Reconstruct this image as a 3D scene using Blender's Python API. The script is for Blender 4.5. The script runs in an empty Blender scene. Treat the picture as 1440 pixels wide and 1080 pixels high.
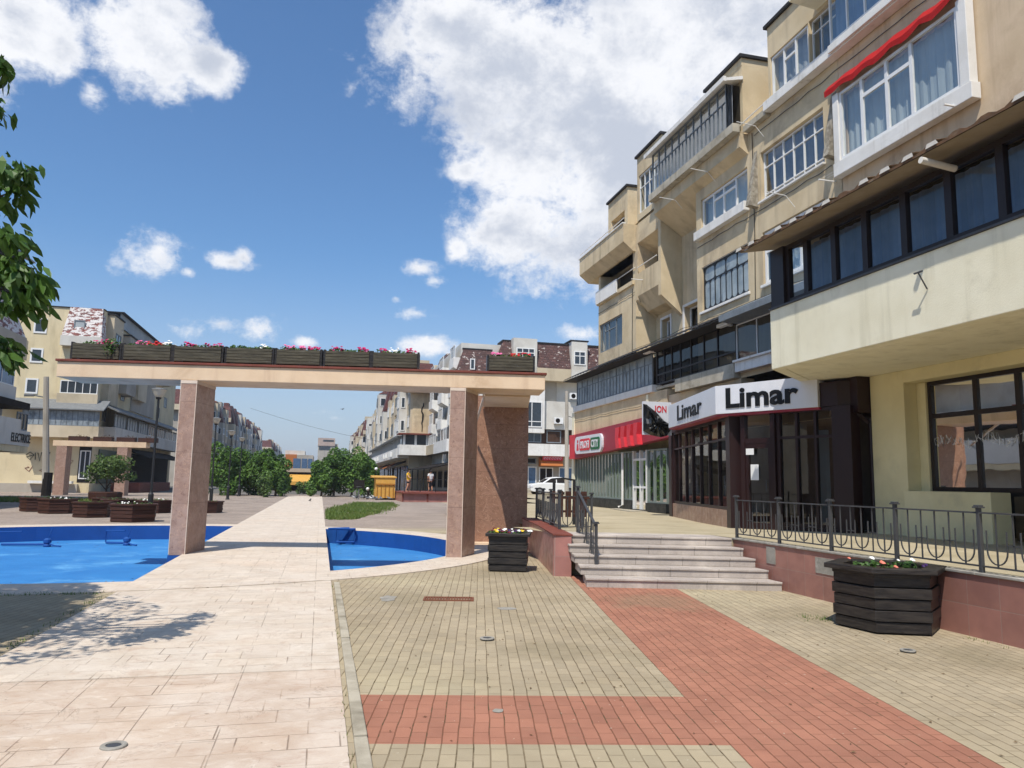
import bpy, bmesh, math, random
from mathutils import Vector as V, Matrix
COL = bpy.context.scene.collection
SC = bpy.context.scene
rnd = random.Random(11)
R = math.radians
# ---------------------------------------------------------------- camera model
CF, CYH, CROLL, CH, CYAW = 1060.0, 678.0, 0.018, 1.6, 14.0
_p = math.atan((CYH - 540) / CF); _a = R(CYAW)
_r0 = V((math.cos(_a), -math.sin(_a), 0)); _hd = V((math.sin(_a), math.cos(_a), 0)); _z = V((0, 0, 1))
_u0 = -math.sin(_p) * _hd + math.cos(_p) * _z
CAMF = math.cos(_p) * _hd + math.sin(_p) * _z
CAMR = _r0 * math.cos(CROLL) + _u0 * math.sin(CROLL)
CAMU = _u0 * math.cos(CROLL) - _r0 * math.sin(CROLL)
CAMO = V((0, 0, CH))
def ray(x, y): return CAMF * CF + CAMR * (x - 720) + CAMU * (540 - y)
def atZ(x, y, z=0.0):
    d = ray(x, y); return CAMO + d * ((z - CH) / d.z)
def atX(x, y, X):
    d = ray(x, y); return CAMO + d * (X / d.x)
def atY(x, y, Y):
    d = ray(x, y); return CAMO + d * (Y / d.y)
def atP(x, y, P, N):
    d = ray(x, y); N = V(N); return CAMO + d * ((V(P) - CAMO).dot(N) / d.dot(N))
# ---------------------------------------------------------------- mesh builder
def frame(o, ang=0.0):
    c, s = math.cos(ang), math.sin(ang)
    return lambda a, b, z: (o[0] + a * c - b * s, o[1] + a * s + b * c, o[2] + z)
class MB:
    def __init__(s, fr=None): s.v = []; s.f = []; s.fr = fr
    def add(s, vs, fs):
        o = len(s.v)
        s.v += [tuple(s.fr(*p)) if s.fr else tuple(p) for p in vs]
        s.f += [[i + o for i in f] for f in fs]; return s
    def box(s, a0, a1, b0, b1, c0, c1):
        return s.add([(a0,b0,c0),(a1,b0,c0),(a1,b1,c0),(a0,b1,c0),(a0,b0,c1),(a1,b0,c1),(a1,b1,c1),(a0,b1,c1)],
                     [(0,3,2,1),(4,5,6,7),(0,1,5,4),(1,2,6,5),(2,3,7,6),(3,0,4,7)])
    def prism(s, poly, lo, hi, ax='c'):
        n = len(poly)
        def p(u, w, t):
            return (u, w, t) if ax == 'c' else ((u, t, w) if ax == 'b' else (t, u, w))
        vs = [p(u, w, lo) for u, w in poly] + [p(u, w, hi) for u, w in poly]
        fs = [list(range(n))[::-1], list(range(n, 2 * n))] + [(i, (i + 1) % n, n + (i + 1) % n, n + i) for i in range(n)]
        return s.add(vs, fs)
    def loft(s, p0, p1):
        n = len(p0)
        return s.add(list(p0) + list(p1), [list(range(n))[::-1], list(range(n, 2 * n))] + [(i, (i + 1) % n, n + (i + 1) % n, n + i) for i in range(n)])
    def quad(s, *p): return s.add(p, [tuple(range(len(p)))])
    def tube(s, pts, r, n=6, closed=False, cap=True):
        P = [V(s.fr(*p)) if s.fr else V(p) for p in pts]; rs = r if isinstance(r, (list, tuple)) else [r] * len(P)
        o = len(s.v); m = len(P)
        for i, p in enumerate(P):
            d = (P[(i + 1) % m] - P[i - 1]) if closed else (P[min(i + 1, m - 1)] - P[max(i - 1, 0)])
            d.normalize(); up = V((0, 0, 1)) if abs(d.z) < .9 else V((1, 0, 0))
            x = d.cross(up).normalized(); y = d.cross(x)
            for k in range(n):
                t = 2 * math.pi * (k + .5) / n
                s.v.append(tuple(p + (x * math.cos(t) + y * math.sin(t)) * rs[i]))
        for i in range(m if closed else m - 1):
            j = (i + 1) % m
            for k in range(n):
                s.f.append([o + i * n + k, o + i * n + (k + 1) % n, o + j * n + (k + 1) % n, o + j * n + k])
        if cap and not closed:
            s.f.append([o + k for k in range(n)][::-1]); s.f.append([o + (m - 1) * n + k for k in range(n)])
        return s
    def lathe(s, prof, n=16, o=(0, 0, 0)):
        b = len(s.v)
        for r_, z in prof:
            for k in range(n):
                t = 2 * math.pi * k / n; p = (o[0] + r_ * math.cos(t), o[1] + r_ * math.sin(t), o[2] + z)
                s.v.append(tuple(s.fr(*p)) if s.fr else p)
        for i in range(len(prof) - 1):
            for k in range(n):
                s.f.append([b + i * n + k, b + i * n + (k + 1) % n, b + (i + 1) * n + (k + 1) % n, b + (i + 1) * n + k])
        s.f.append([b + k for k in range(n)][::-1]); s.f.append([b + (len(prof) - 1) * n + k for k in range(n)])
        return s
    def wall(s, a0, a1, c0, c1, b, holes=(), rev=.15):
        holes = [(max(h[0], a0), min(h[1], a1)) + tuple(h[2:]) for h in holes if h[0] < a1 and h[1] > a0 and h[2] < c1 and h[3] > c0]
        A = sorted({a0, a1} | {x for h in holes for x in h[:2]}); Cc = sorted({c0, c1} | {x for h in holes for x in h[2:4]})
        for i in range(len(A) - 1):
            for j in range(len(Cc) - 1):
                ma, mc = (A[i] + A[i+1]) / 2, (Cc[j] + Cc[j+1]) / 2
                if any(h[0] < ma < h[1] and h[2] < mc < h[3] for h in holes): continue
                s.quad((A[i], b, Cc[j]), (A[i+1], b, Cc[j]), (A[i+1], b, Cc[j+1]), (A[i], b, Cc[j+1]))
        for h in holes:
            r_ = h[4] if len(h) > 4 else rev; p, q, u, w = h[:4]
            s.quad((p,b,u),(p,b-r_,u),(p,b-r_,w),(p,b,w)); s.quad((q,b,u),(q,b,w),(q,b-r_,w),(q,b-r_,u))
            s.quad((p,b,u),(q,b,u),(q,b-r_,u),(p,b-r_,u)); s.quad((p,b,w),(p,b-r_,w),(q,b-r_,w),(q,b,w))
        return s
    def text(s, body, a0, a1, c0, c1, b, th=.02, bold=.0, shear=0):
        cu = bpy.data.curves.new('lettering', 'FONT'); cu.body = body; cu.extrude = .02; cu.offset = bold; cu.resolution_u = 3; cu.shear = shear
        ob = bpy.data.objects.new('lettering', cu); me = bpy.data.meshes.new_from_object(ob)
        vs = [v.co.copy() for v in me.vertices]
        x0 = min(v.x for v in vs); x1 = max(v.x for v in vs); y0 = min(v.y for v in vs); y1 = max(v.y for v in vs)
        s.add([(a0 + (a1 - a0) * (v.x - x0) / (x1 - x0), b + (v.z + .02) / .04 * th, c0 + (c1 - c0) * (v.y - y0) / (y1 - y0)) for v in vs],
              [list(p.vertices) for p in me.polygons])
        bpy.data.objects.remove(ob); bpy.data.curves.remove(cu); bpy.data.meshes.remove(me); return s
    def each(s, name, mat, parent=None, **kw):
        # one object per connected piece
        par = list(range(len(s.v)))
        def find(i):
            while par[i] != i: par[i] = par[par[i]]; i = par[i]
            return i
        for f in s.f:
            a = find(f[0])
            for i in f[1:]: par[find(i)] = a
        grp = {}
        for f in s.f: grp.setdefault(find(f[0]), []).append(f)
        for fs in grp.values():
            ids = sorted({i for f in fs for i in f}); mp = {i: k for k, i in enumerate(ids)}
            q = MB(); q.v = [s.v[i] for i in ids]; q.f = [[mp[i] for i in f] for f in fs]; o = q.build(name, mat, parent, **kw)
        return o
    def build(s, name, mat, parent=None, loc=None, label=None, cat=None, group=None, kind=None, smooth=False, bevel=0, recalc=True):
        off = V(loc) if loc is not None else V((0, 0, 0))
        if parent is not None: off = V(parent['_o']) if '_o' in parent else V((0, 0, 0))
        me = bpy.data.meshes.new(name)
        me.from_pydata([(x - off.x, y - off.y, z - off.z) for x, y, z in s.v], [], s.f)
        if recalc:
            bm = bmesh.new(); bm.from_mesh(me); bmesh.ops.recalc_face_normals(bm, faces=bm.faces); bm.to_mesh(me); bm.free()
        me.materials.append(mat)
        if smooth:
            for p in me.polygons: p.use_smooth = True
        o = bpy.data.objects.new(name, me); COL.objects.link(o)
        if parent is not None: o.parent = parent; o['_o'] = tuple(off)
        else: o.location = off; o['_o'] = tuple(off)
        if bevel:
            m = o.modifiers.new('bevel', 'BEVEL'); m.width = bevel; m.segments = 2; m.limit_method = 'ANGLE'; m.angle_limit = R(40)
        for k, x in (('label', label), ('category', cat), ('group', group), ('kind', kind)):
            if x: o[k] = x
        return o
def thing(name, label, cat, loc=(0, 0, 0), group=None):
    o = bpy.data.objects.new(name, None); COL.objects.link(o); o.location = loc; o['_o'] = tuple(loc)
    o.empty_display_size = .2; o['label'] = label; o['category'] = cat
    if group: o['group'] = group
    return o
def dup(root, loc, rotz=0.0, label=None, group=None, scale=1.0):
    kids = {}
    for o in bpy.data.objects:
        if o.parent: kids.setdefault(o.parent.name, []).append(o)
    def cp(o, par):
        c = o.copy(); COL.objects.link(c)
        if par: c.parent = par
        for k in kids.get(o.name, []): cp(k, c)
        return c
    r = cp(root, None); r.location = loc; r.rotation_euler = (0, 0, rotz); r.scale = (scale,) * 3; r['_o'] = tuple(loc)
    if label: r['label'] = label
    if group: r['group'] = group
    return r
# ---------------------------------------------------------------- materials
def lin(h):
    h = h.lstrip('#'); o = []
    for i in (0, 2, 4):
        c = int(h[i:i+2], 16) / 255; o.append(c / 12.92 if c <= .04045 else ((c + .055) / 1.055) ** 2.4)
    return tuple(o) + (1,)
def C4(c):
    if isinstance(c, str): return lin(c)
    return tuple(c) + ((1,) if len(c) == 3 else ())
class NT:
    def __init__(s, nt): s.nt = nt
    def n(s, typ, ins=None, **props):
        nd = s.nt.nodes.new(typ)
        for k, v in props.items(): setattr(nd, k, v)
        for k, v in (ins or {}).items():
            if isinstance(v, bpy.types.NodeSocket): s.nt.links.new(v, nd.inputs[k])
            else: nd.inputs[k].default_value = v
        return nd
    def m(s, op, a, b=0.0, c=0.0, clamp=False):
        return s.n('ShaderNodeMath', {0: a, 1: b, 2: c}, operation=op, use_clamp=clamp).outputs[0]
    def vm(s, op, a, b=(0, 0, 0)):
        nd = s.n('ShaderNodeVectorMath', {0: a, 1: b}, operation=op); return nd.outputs['Value'] if op in ('LENGTH', 'DOT_PRODUCT') else nd.outputs[0]
    def mix(s, f, a, b, blend='MIX'):
        nd = s.n('ShaderNodeMix', data_type='RGBA', blend_type=blend)
        for k, v in ((0, f), (6, a), (7, b)):
            if isinstance(v, bpy.types.NodeSocket): s.nt.links.new(v, nd.inputs[k])
            else: nd.inputs[k].default_value = v
        return nd.outputs[2]
    def rng(s, x, a, b, c=0.0, d=1.0):
        return s.n('ShaderNodeMapRange', {0: x, 1: a, 2: b, 3: c, 4: d}, interpolation_type='SMOOTHSTEP').outputs[0]
    def noise(s, vec, sc, det=5, rough=.55, dist=0.0):
        return s.n('ShaderNodeTexNoise', {'Vector': vec, 'Scale': sc, 'Detail': det, 'Roughness': rough, 'Distortion': dist}).outputs[0]
    def bump(s, h, st, d=.01):
        return s.n('ShaderNodeBump', {'Height': h, 'Strength': st, 'Distance': d}).outputs[0]
def newmat(name):
    m = bpy.data.materials.new(name); m.use_nodes = True; n = NT(m.node_tree); b = m.node_tree.nodes['Principled BSDF']
    pos = n.n('ShaderNodeNewGeometry').outputs['Position']
    return m, n, b, pos
def put(n, b, **kw):
    for k, v in kw.items():
        k = {'col': 'Base Color', 'rough': 'Roughness', 'nrm': 'Normal', 'spec': 'Specular IOR Level', 'metal': 'Metallic'}.get(k, k)
        if isinstance(v, bpy.types.NodeSocket): n.nt.links.new(v, b.inputs[k])
        else: b.inputs[k].default_value = v
def surf(name, c1, c2=None, rough=.8, sc=2.0, amt=1.0, dirt=None, dsc=.5, dth=(.5, .75), bump=.3, bsc=60.0, bd=.004, spec=.3, metal=0.0, streak=None, stamt=.5, stsc=3.0):
    m, n, b, pos = newmat(name)
    c1 = C4(c1); c2 = C4(c2) if c2 else tuple(x * .8 for x in c1[:3]) + (1,)
    col = n.mix(n.m('MULTIPLY', n.rng(n.noise(pos, sc, 7, .62), .3, .7), amt), c1, c2)
    if dirt: col = n.mix(n.rng(n.noise(pos, dsc, 8, .65, .4), *dth), col, C4(dirt))
    if streak:
        sp = n.vm('MULTIPLY', pos, (stsc, stsc, .18))
        col = n.mix(n.m('MULTIPLY', n.rng(n.noise(sp, 1.0, 4, .6), .5, .75), stamt), col, C4(streak))
    put(n, b, col=col, rough=rough, spec=spec, metal=metal)
    if bump: put(n, b, nrm=n.bump(n.noise(pos, bsc, 4, .7), bump, bd))
    return m
SUN_E, SKY_S, EXPO, CLOUD, SKYTINT = 5.0, 0.128, 0.0, 0.83, (.66, .92, 1.16, 1)
# ---------------------------------------------------------------- surface materials
BA = R(11.7); BXx, BXy = math.cos(BA), -math.sin(BA); BYx, BYy = math.sin(BA), math.cos(BA)
def paving_mat(name, tan=True):
    m, n, b, pos = newmat(name)
    px = n.vm('DOT_PRODUCT', pos, (BXx, BXy, 0)); py = n.vm('DOT_PRODUCT', pos, (BYx, BYy, 0))
    uv = n.n('ShaderNodeCombineXYZ', {0: n.m('MULTIPLY', py, 1.7), 1: px}).outputs[0]
    wob = n.noise(pos, 1.3, 3); wob = n.vm('SCALE', n.n('ShaderNodeTexNoise', {'Vector': pos, 'Scale': 1.7}).outputs[1], (0, 0, 0))
    nd = n.n('ShaderNodeVectorMath', {0: n.vm('SUBTRACT', n.n('ShaderNodeTexNoise', {'Vector': pos, 'Scale': 2.2}).outputs[1], (.5, .5, .5))}, operation='SCALE'); nd.inputs['Scale'].default_value = .022
    uv = n.vm('ADD', uv, nd.outputs[0])
    br = n.n('ShaderNodeTexBrick', {'Vector': uv, 'Color1': (.90, .90, .90, 1), 'Color2': (1.06, 1.05, 1.03, 1), 'Mortar': (.62, .58, .52, 1), 'Scale': 1.0,
             'Mortar Size': .0052, 'Mortar Smooth': .5, 'Bias': 0.0, 'Brick Width': .34, 'Row Height': .1}, offset=.5, offset_frequency=2)
    tanc = n.mix(n.rng(n.noise(pos, .9, 6, .65), .3, .7), lin('#a89a82'), lin('#978971'))
    tanc = n.mix(n.rng(n.noise(pos, .23, 6, .6), .45, .75), tanc, lin('#b5a98c'))
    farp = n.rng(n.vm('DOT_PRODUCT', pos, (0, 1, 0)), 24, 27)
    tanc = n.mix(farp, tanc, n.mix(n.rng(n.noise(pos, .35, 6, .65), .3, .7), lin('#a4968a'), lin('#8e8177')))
    if tan:
        redc = n.mix(n.rng(n.noise(pos, 1.4, 6, .65), .3, .7), lin('#a6745f'), lin('#976855'))
        s1 = n.m('MULTIPLY', n.m('GREATER_THAN', px, 1.6), n.m('LESS_THAN', px, 3.1))
        s1 = n.m('MULTIPLY', s1, n.m('LESS_THAN', py, 14.5))
        s2 = n.m('MULTIPLY', n.m('MULTIPLY', n.m('GREATER_THAN', py, 4.88), n.m('LESS_THAN', py, 5.95)), n.m('LESS_THAN', px, 1.65))
        s2 = n.m('MULTIPLY', s2, n.m('GREATER_THAN', n.vm('DOT_PRODUCT', pos, (1, 0, 0)), .36))
        tanc = n.mix(n.m('MAXIMUM', s1, s2), tanc, redc)
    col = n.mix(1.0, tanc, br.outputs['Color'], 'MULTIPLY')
    # moss and dirt gathering in joints, scuffs
    dirt = n.rng(n.noise(pos, 3.1, 8, .7), .55, .8)
    col = n.mix(n.m('MULTIPLY', dirt, .3), col, lin('#8d8166'))
    for (sx_, sy_, sr_) in ((6.2, 8.6, .9), (3.4, 13.0, 1.1), (1.2, 10.6, .8), (4.6, 9.9, 1.0), (2.2, 7.2, .6), (6.4, 6.2, .7)):
        dd = n.vm('LENGTH', n.vm('SUBTRACT', pos, (sx_, sy_, 0))); st_ = n.rng(n.m('ADD', dd, n.m('MULTIPLY', n.m('SUBTRACT', n.noise(pos, 2.2, 6, .7), .5), sr_ * 2.2)), sr_ * .3, sr_, .42, 0.0); col = n.mix(st_, col, lin('#7f745c'))
    moss = n.m('MULTIPLY', br.outputs['Fac'], n.rng(n.noise(pos, 5.0, 5, .7), .47, .66))
    col = n.mix(moss, col, lin('#574c35'))
    spk = n.m('GREATER_THAN', n.noise(pos, 26.0, 2, .5), .735)
    col = n.mix(n.m('MULTIPLY', spk, .5), col, lin('#cfc6b2'))
    h = n.m('SUBTRACT', n.m('MULTIPLY', n.noise(pos, 90, 3, .6), .35), br.outputs['Fac'])
    put(n, b, col=col, rough=.92, spec=.2, nrm=n.bump(h, .8, .006)); return m
def stamped_mat(name, ca, cb, joint=.5):
    m, n, b, pos = newmat(name)
    p2 = n.vm('MULTIPLY', pos, (1, 1, 0))
    br = n.n('ShaderNodeTexBrick', {'Vector': p2, 'Color1': (.97, .97, .97, 1), 'Color2': (1.03, 1.02, 1.0, 1), 'Mortar': (.88, .85, .82, 1), 'Scale': 1.0,
             'Mortar Size': .006, 'Mortar Smooth': .6, 'Brick Width': .56, 'Row Height': .27}, offset=.37, offset_frequency=2, squash=.55, squash_frequency=3)
    q2 = n.n('ShaderNodeMapping', {0: p2, 2: (0, 0, R(90))}).outputs[0]
    br2 = n.n('ShaderNodeTexBrick', {'Vector': q2, 'Color1': (1, 1, 1, 1), 'Color2': (1, 1, 1, 1), 'Mortar': (.6, .52, .46, 1), 'Scale': 1.0,
             'Mortar Size': .005, 'Mortar Smooth': .6, 'Brick Width': 1.12, 'Row Height': .54}, offset=.5, squash=.7, squash_frequency=2)
    g = n.m('MAXIMUM', n.m('MULTIPLY', br.outputs['Fac'], n.rng(n.noise(pos, 1.3, 4), .46, .62)), n.m('MULTIPLY', br2.outputs['Fac'], n.rng(n.noise(pos, .9, 4, .5, 2), .42, .6)))
    col = n.mix(n.rng(n.noise(pos, 1.6, 8, .68, .6), .35, .68), ca, cb)
    col = n.mix(n.m('MULTIPLY', n.rng(n.noise(pos, .45, 6, .6), .5, .75), .6), col, lin('#cdb9a4'))
    col = n.mix(n.m('MULTIPLY', n.rng(n.noise(n.vm('MULTIPLY', pos, (1, 3, 1)), 3.5, 8, .75, 1.5), .58, .75), .4), col, lin('#8d6f5c'))
    mot = n.noise(n.vm('MULTIPLY', pos, (1, 1.6, 1)), 4.2, 9, .72, 1.2); col = n.mix(n.m('MULTIPLY', n.rng(mot, .5, .72), .5), col, lin('#a98a76')); col = n.mix(n.m('MULTIPLY', n.rng(mot, .28, .46, 1, 0), .45), col, lin('#e2d8ca'))
    crk = n.m('ABSOLUTE', n.m('SUBTRACT', n.noise(pos, 1.1, 8, .62, .9), .5)); col = n.mix(n.m('MULTIPLY', n.rng(crk, 0, .004, 1, 0), .35), col, lin('#6b5546'))
    col = n.mix(1.0, col, br.outputs['Color'], 'MULTIPLY')
    col = n.mix(n.m('MULTIPLY', g, joint), col, lin('#5c4a3c'))
    col = n.mix(n.m('MULTIPLY', n.m('GREATER_THAN', n.noise(pos, 17, 2, .5), .75), .5), col, lin('#6b5b4b'))
    h = n.m('SUBTRACT', n.m('MULTIPLY', n.noise(n.vm('MULTIPLY', pos, (1, 2, 1)), 9, 7, .7, .8), .7), g)
    put(n, b, col=col, rough=.8, spec=.3, nrm=n.bump(h, .55, .012)); return m
def granite_mat(name, c1, c2, c3, tile=None, rough=.28):
    m, n, b, pos = newmat(name)
    col = n.mix(n.rng(n.noise(pos, 2.3, 8, .7, 1.2), .35, .65), c1, c2)
    col = n.mix(n.rng(n.noise(pos, 14, 6, .7, .6), .52, .7), col, c3)
    vein = n.m('ABSOLUTE', n.m('SUBTRACT', n.noise(pos, 2.6, 6, .6, 1.8), .5))
    col = n.mix(n.m('MULTIPLY', n.rng(vein, 0.0, .012, 1, 0), .5), col, lin('#d2ab8e'))
    stain = n.rng(n.noise(n.vm('MULTIPLY', pos, (3, 3, .7)), 1.1, 6, .65), .55, .8)
    col = n.mix(n.m('MULTIPLY', stain, .35), col, lin('#6b4a3a'))
    nrm = None
    if tile:
        sx = n.n('ShaderNodeSeparateXYZ', {0: pos}).outputs
        hz = n.m('ABSOLUTE', n.m('SUBTRACT', n.m('FRACT', n.m('MULTIPLY', sx[2], 1 / tile)), .5))
        g = n.m('GREATER_THAN', hz, .5 - .004 / tile)
        col = n.mix(n.m('MULTIPLY', g, .55), col, lin('#4a3226'))
    put(n, b, col=col, rough=n.rng(n.noise(pos, 5, 4), .3, .7, rough, rough + .25), spec=.4); return m
def tile_mat(name, c1, c2, sx=.42, sz=.36, axis='Y', grout='#8d7f76'):
    m, n, b, pos = newmat(name); s = n.n('ShaderNodeSeparateXYZ', {0: pos}).outputs
    uv = n.n('ShaderNodeCombineXYZ', {0: s[1] if axis == 'Y' else (s[0] if axis == 'X' else n.m('ADD', s[0], s[1])), 1: n.m('ADD', s[2], .02)}).outputs[0]
    br = n.n('ShaderNodeTexBrick', {'Vector': uv, 'Color1': (.85, .85, .85, 1), 'Color2': (1.08, 1.05, 1.05, 1), 'Mortar': (1, 1, 1, 1), 'Scale': 1.0, 'Mortar Size': .004, 'Mortar Smooth': .3, 'Brick Width': sx, 'Row Height': sz}, offset=0)
    col = n.mix(n.rng(n.noise(pos, 3, 6, .6), .3, .7), lin(c1), lin(c2))
    col = n.mix(1.0, col, br.outputs['Color'], 'MULTIPLY')
    lime = n.m('MULTIPLY', n.rng(n.noise(n.vm('MULTIPLY', pos, (7, 7, .8)), 1.0, 5, .65), .62, .74), n.rng(n.noise(pos, .7, 3), .45, .6))
    col = n.mix(n.m('MULTIPLY', lime, .55), col, lin('#b9aca2'))
    col = n.mix(n.m('MULTIPLY', br.outputs['Fac'], .7), col, lin(grout))
    put(n, b, col=col, rough=n.rng(n.noise(pos, 6, 4), .3, .7, .3, .5), spec=.4, nrm=n.bump(n.m('MULTIPLY', br.outputs['Fac'], -1), .4, .004)); return m
def wood_mat(name, c1, c2, axis=(1, 1, 14), rough=.75, peel=None):
    m, n, b, pos = newmat(name)
    g = n.noise(n.vm('MULTIPLY', pos, axis), 3.0, 8, .7, .4)
    col = n.mix(n.rng(g, .35, .66), lin(c1), lin(c2))
    if peel: col = n.mix(n.rng(n.noise(n.vm('MULTIPLY', pos, axis), 5.0, 6, .7), .6, .68), col, lin(peel))
    put(n, b, col=col, rough=rough, spec=.35, nrm=n.bump(g, .5, .006)); return m
def shingle_mat(name, c1, c2, peel, amt=(.45, .52), axis='X', rough=.7):
    m, n, b, pos = newmat(name); s = n.n('ShaderNodeSeparateXYZ', {0: pos}).outputs
    uv = n.n('ShaderNodeCombineXYZ', {0: n.m('ADD', s[0], s[1]), 1: s[2]}).outputs[0]
    br = n.n('ShaderNodeTexBrick', {'Vector': uv, 'Color1': (.7, .7, .7, 1), 'Color2': (1.2, 1.15, 1.1, 1), 'Mortar': (.45, .4, .4, 1), 'Scale': 1.0, 'Mortar Size': .02, 'Brick Width': .42, 'Row Height': .24}, offset=.5)
    col = n.mix(1.0, n.mix(n.rng(n.noise(pos, 1.2, 5), .3, .7), lin(c1), lin(c2)), br.outputs['Color'], 'MULTIPLY')
    pe = n.noise(n.vm('MULTIPLY', pos, (2.2, 2.2, 4.0)), 1.0, 5, .7)
    col = n.mix(n.rng(pe, *amt), col, lin(peel))
    put(n, b, col=col, rough=rough, spec=.4, nrm=n.bump(br.outputs['Fac'], .5, .02)); return m
def glass_mat(name, tint=(.9, .95, .95), wav=.004, refl=1.0):
    m = bpy.data.materials.new(name); m.use_nodes = True; nt = m.node_tree; nt.nodes.clear(); n = NT(nt)
    pos = n.n('ShaderNodeNewGeometry').outputs['Position']
    nrm = n.bump(n.noise(pos, 1.6, 2), .25, wav)
    fr = n.n('ShaderNodeFresnel', {'IOR': 1.55}).outputs[0]
    fr = n.m('MINIMUM', n.m('MULTIPLY', n.m('ADD', fr, .03), 1.5 * refl), 1.0)
    tr = n.n('ShaderNodeBsdfTransparent', {'Color': tuple(tint) + (1,)}).outputs[0]
    gl = n.n('ShaderNodeBsdfGlossy', {'Color': (.93, .91, .87, 1), 'Roughness': .015, 'Normal': nrm}).outputs[0]
    mx = n.n('ShaderNodeMixShader', {0: fr, 1: tr, 2: gl}).outputs[0]
    o = n.n('ShaderNodeOutputMaterial', {'Surface': mx}); return m
def leaf_mat(name, c1, c2, c3):
    m, n, b, pos = newmat(name)
    rn = n.n('ShaderNodeNewGeometry').outputs['Random Per Island']
    col = n.mix(rn, lin(c1), lin(c2)); col = n.mix(n.rng(n.noise(pos, .8, 3), .45, .7), col, lin(c3))
    put(n, b, col=col, rough=.5, spec=.4); b.inputs['Subsurface Weight'].default_value = 0
    nt = m.node_tree; tl = n.n('ShaderNodeBsdfTranslucent', {'Color': col}).outputs[0]
    ad = n.n('ShaderNodeMixShader', {0: .3, 1: b.outputs[0], 2: tl}).outputs[0]
    nt.links.new(ad, nt.nodes['Material Output'].inputs['Surface']); return m
def plain(name, c, rough=.6, metal=0.0, spec=.4, var=.12):
    m, n, b, pos = newmat(name); c = C4(c)
    col = n.mix(n.m('MULTIPLY', n.rng(n.noise(pos, 4.0, 5, .65), .3, .75), var * 3), c, tuple(x * .6 for x in c[:3]) + (1,))
    put(n, b, col=col, rough=rough, metal=metal, spec=spec); return m
M = {}
M['pave'] = paving_mat('brick_paving'); M['terr'] = surf('terrace_paving', '#aea287', '#9e9276', .92, 1.2, 1, '#bbae92', .35, bump=.4, bsc=30)
M['pathA'] = stamped_mat('stamped_concrete_pink', lin('#baa693'), lin('#cbbcac'), .55); M['pathB'] = stamped_mat('stamped_concrete_pale', lin('#c3b5a4'), lin('#cfc3b4'), .45)
M['kerb'] = surf('kerb_concrete', '#b3aa97', '#9b9280', .9, 3, 1, '#6c6453', 1.5, bump=.5)
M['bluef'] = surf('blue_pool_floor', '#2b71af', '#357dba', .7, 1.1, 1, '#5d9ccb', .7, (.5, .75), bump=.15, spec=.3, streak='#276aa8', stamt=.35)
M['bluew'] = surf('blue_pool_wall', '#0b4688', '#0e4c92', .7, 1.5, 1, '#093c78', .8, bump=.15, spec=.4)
M['stone'] = granite_mat('polished_brown_granite', lin('#977a6c'), lin('#a98d7f'), lin('#7f6256'), 1.05)
M['stone2'] = granite_mat('polished_dark_granite', lin('#8a6550'), lin('#99745f'), lin('#735341'), .62)
M['trim'] = plain('pale_finish', '#d9c7b5', .6)
M['cream'] = surf('peach_render', '#dfc6a8', '#d6bb9c', .85, 1.5, 1, '#c6a98a', .8, bump=.35, streak='#b89a7e', stamt=.5)
M['coping'] = surf('red_brown_coping', '#7d4438', '#6c392e', .7, 3)
M['step'] = None
def step_mat():
    m, n, b, pos = newmat('grey_granite_steps'); s = n.n('ShaderNodeSeparateXYZ', {0: pos}).outputs
    col = n.mix(n.rng(n.noise(pos, 60, 4, .8), .35, .65), lin('#b0a59b'), lin('#9b9188'))
    col = n.mix(n.rng(n.noise(pos, 1.5, 6, .6), .45, .75), col, lin('#c9beb2'))
    col = n.mix(n.m('MULTIPLY', n.rng(n.noise(n.vm('MULTIPLY', pos, (4, 4, 1)), 1.2, 6, .7), .55, .75), .5), col, lin('#7b7067'))
    t = n.m('ADD', n.m('MULTIPLY', s[0], .97), n.m('MULTIPLY', n.m('FLOOR', n.m('MULTIPLY', s[2], 7.1)), .37))
    g = n.m('GREATER_THAN', n.m('ABSOLUTE', n.m('SUBTRACT', n.m('FRACT', n.m('MULTIPLY', t, 1.4)), .5)), .493)
    col = n.mix(n.m('MULTIPLY', g, .6), col, lin('#554d46'))
    put(n, b, col=col, rough=.75, nrm=n.bump(n.noise(pos, 70, 3), .3, .003)); return m
M['step'] = step_mat()
M['tile'] = tile_mat('red_brown_wall_tile', '#9c7064', '#8d645a'); M['tileX'] = tile_mat('red_brown_wall_tile_front', '#a5736a', '#976860', axis='XY')
M['mortar'] = surf('grey_mortar', '#9b968c', '#7f7b72', .95, 6, 1, '#b3aea5', 3, bump=.8, bsc=40)
M['metal'] = plain('weathered_dark_steel', '#505153', .5, .35, .5, .2); M['metalD'] = plain('black_steel', '#2b2c2e', .45, .3, .5, .15)
M['wood'] = wood_mat('grey_weathered_planks', '#38342a', '#575244', (1, 1, 14), .8, '#77736a')
M['woodD'] = wood_mat('black_stained_boards', '#1b1818', '#38332f', (1.5, 1.5, 12), .42); M['woodR'] = wood_mat('brown_stained_boards', '#482a20', '#341e17', (1, 1, 10), .7)
M['soil'] = surf('potting_soil', '#3b2c20', '#2a1f17', .95, 12, bump=.8)
M['leafP'] = leaf_mat('bedding_leaves', '#3f5f2a', '#5d7d38', '#31502a')
FLC = {'magenta': '#b5185e', 'pink': '#d56a97', 'red': '#b82226', 'white': '#e8e6e0', 'yellow': '#d8b838', 'purple': '#3c2358', 'maroon': '#5e1a24', 'salmon': '#cf7a66'}
for k, c in FLC.items(): M['fl_' + k] = plain('petals_' + k, c, .6, 0, .2, .06)
M['grass'] = leaf_mat('grass_blades', '#4f6a2b', '#6d8238', '#7d8648')
M['asph'] = surf('worn_asphalt', '#6b6762', '#5b5853', .95, 2, 1, '#7f7a72', .3)
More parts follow.
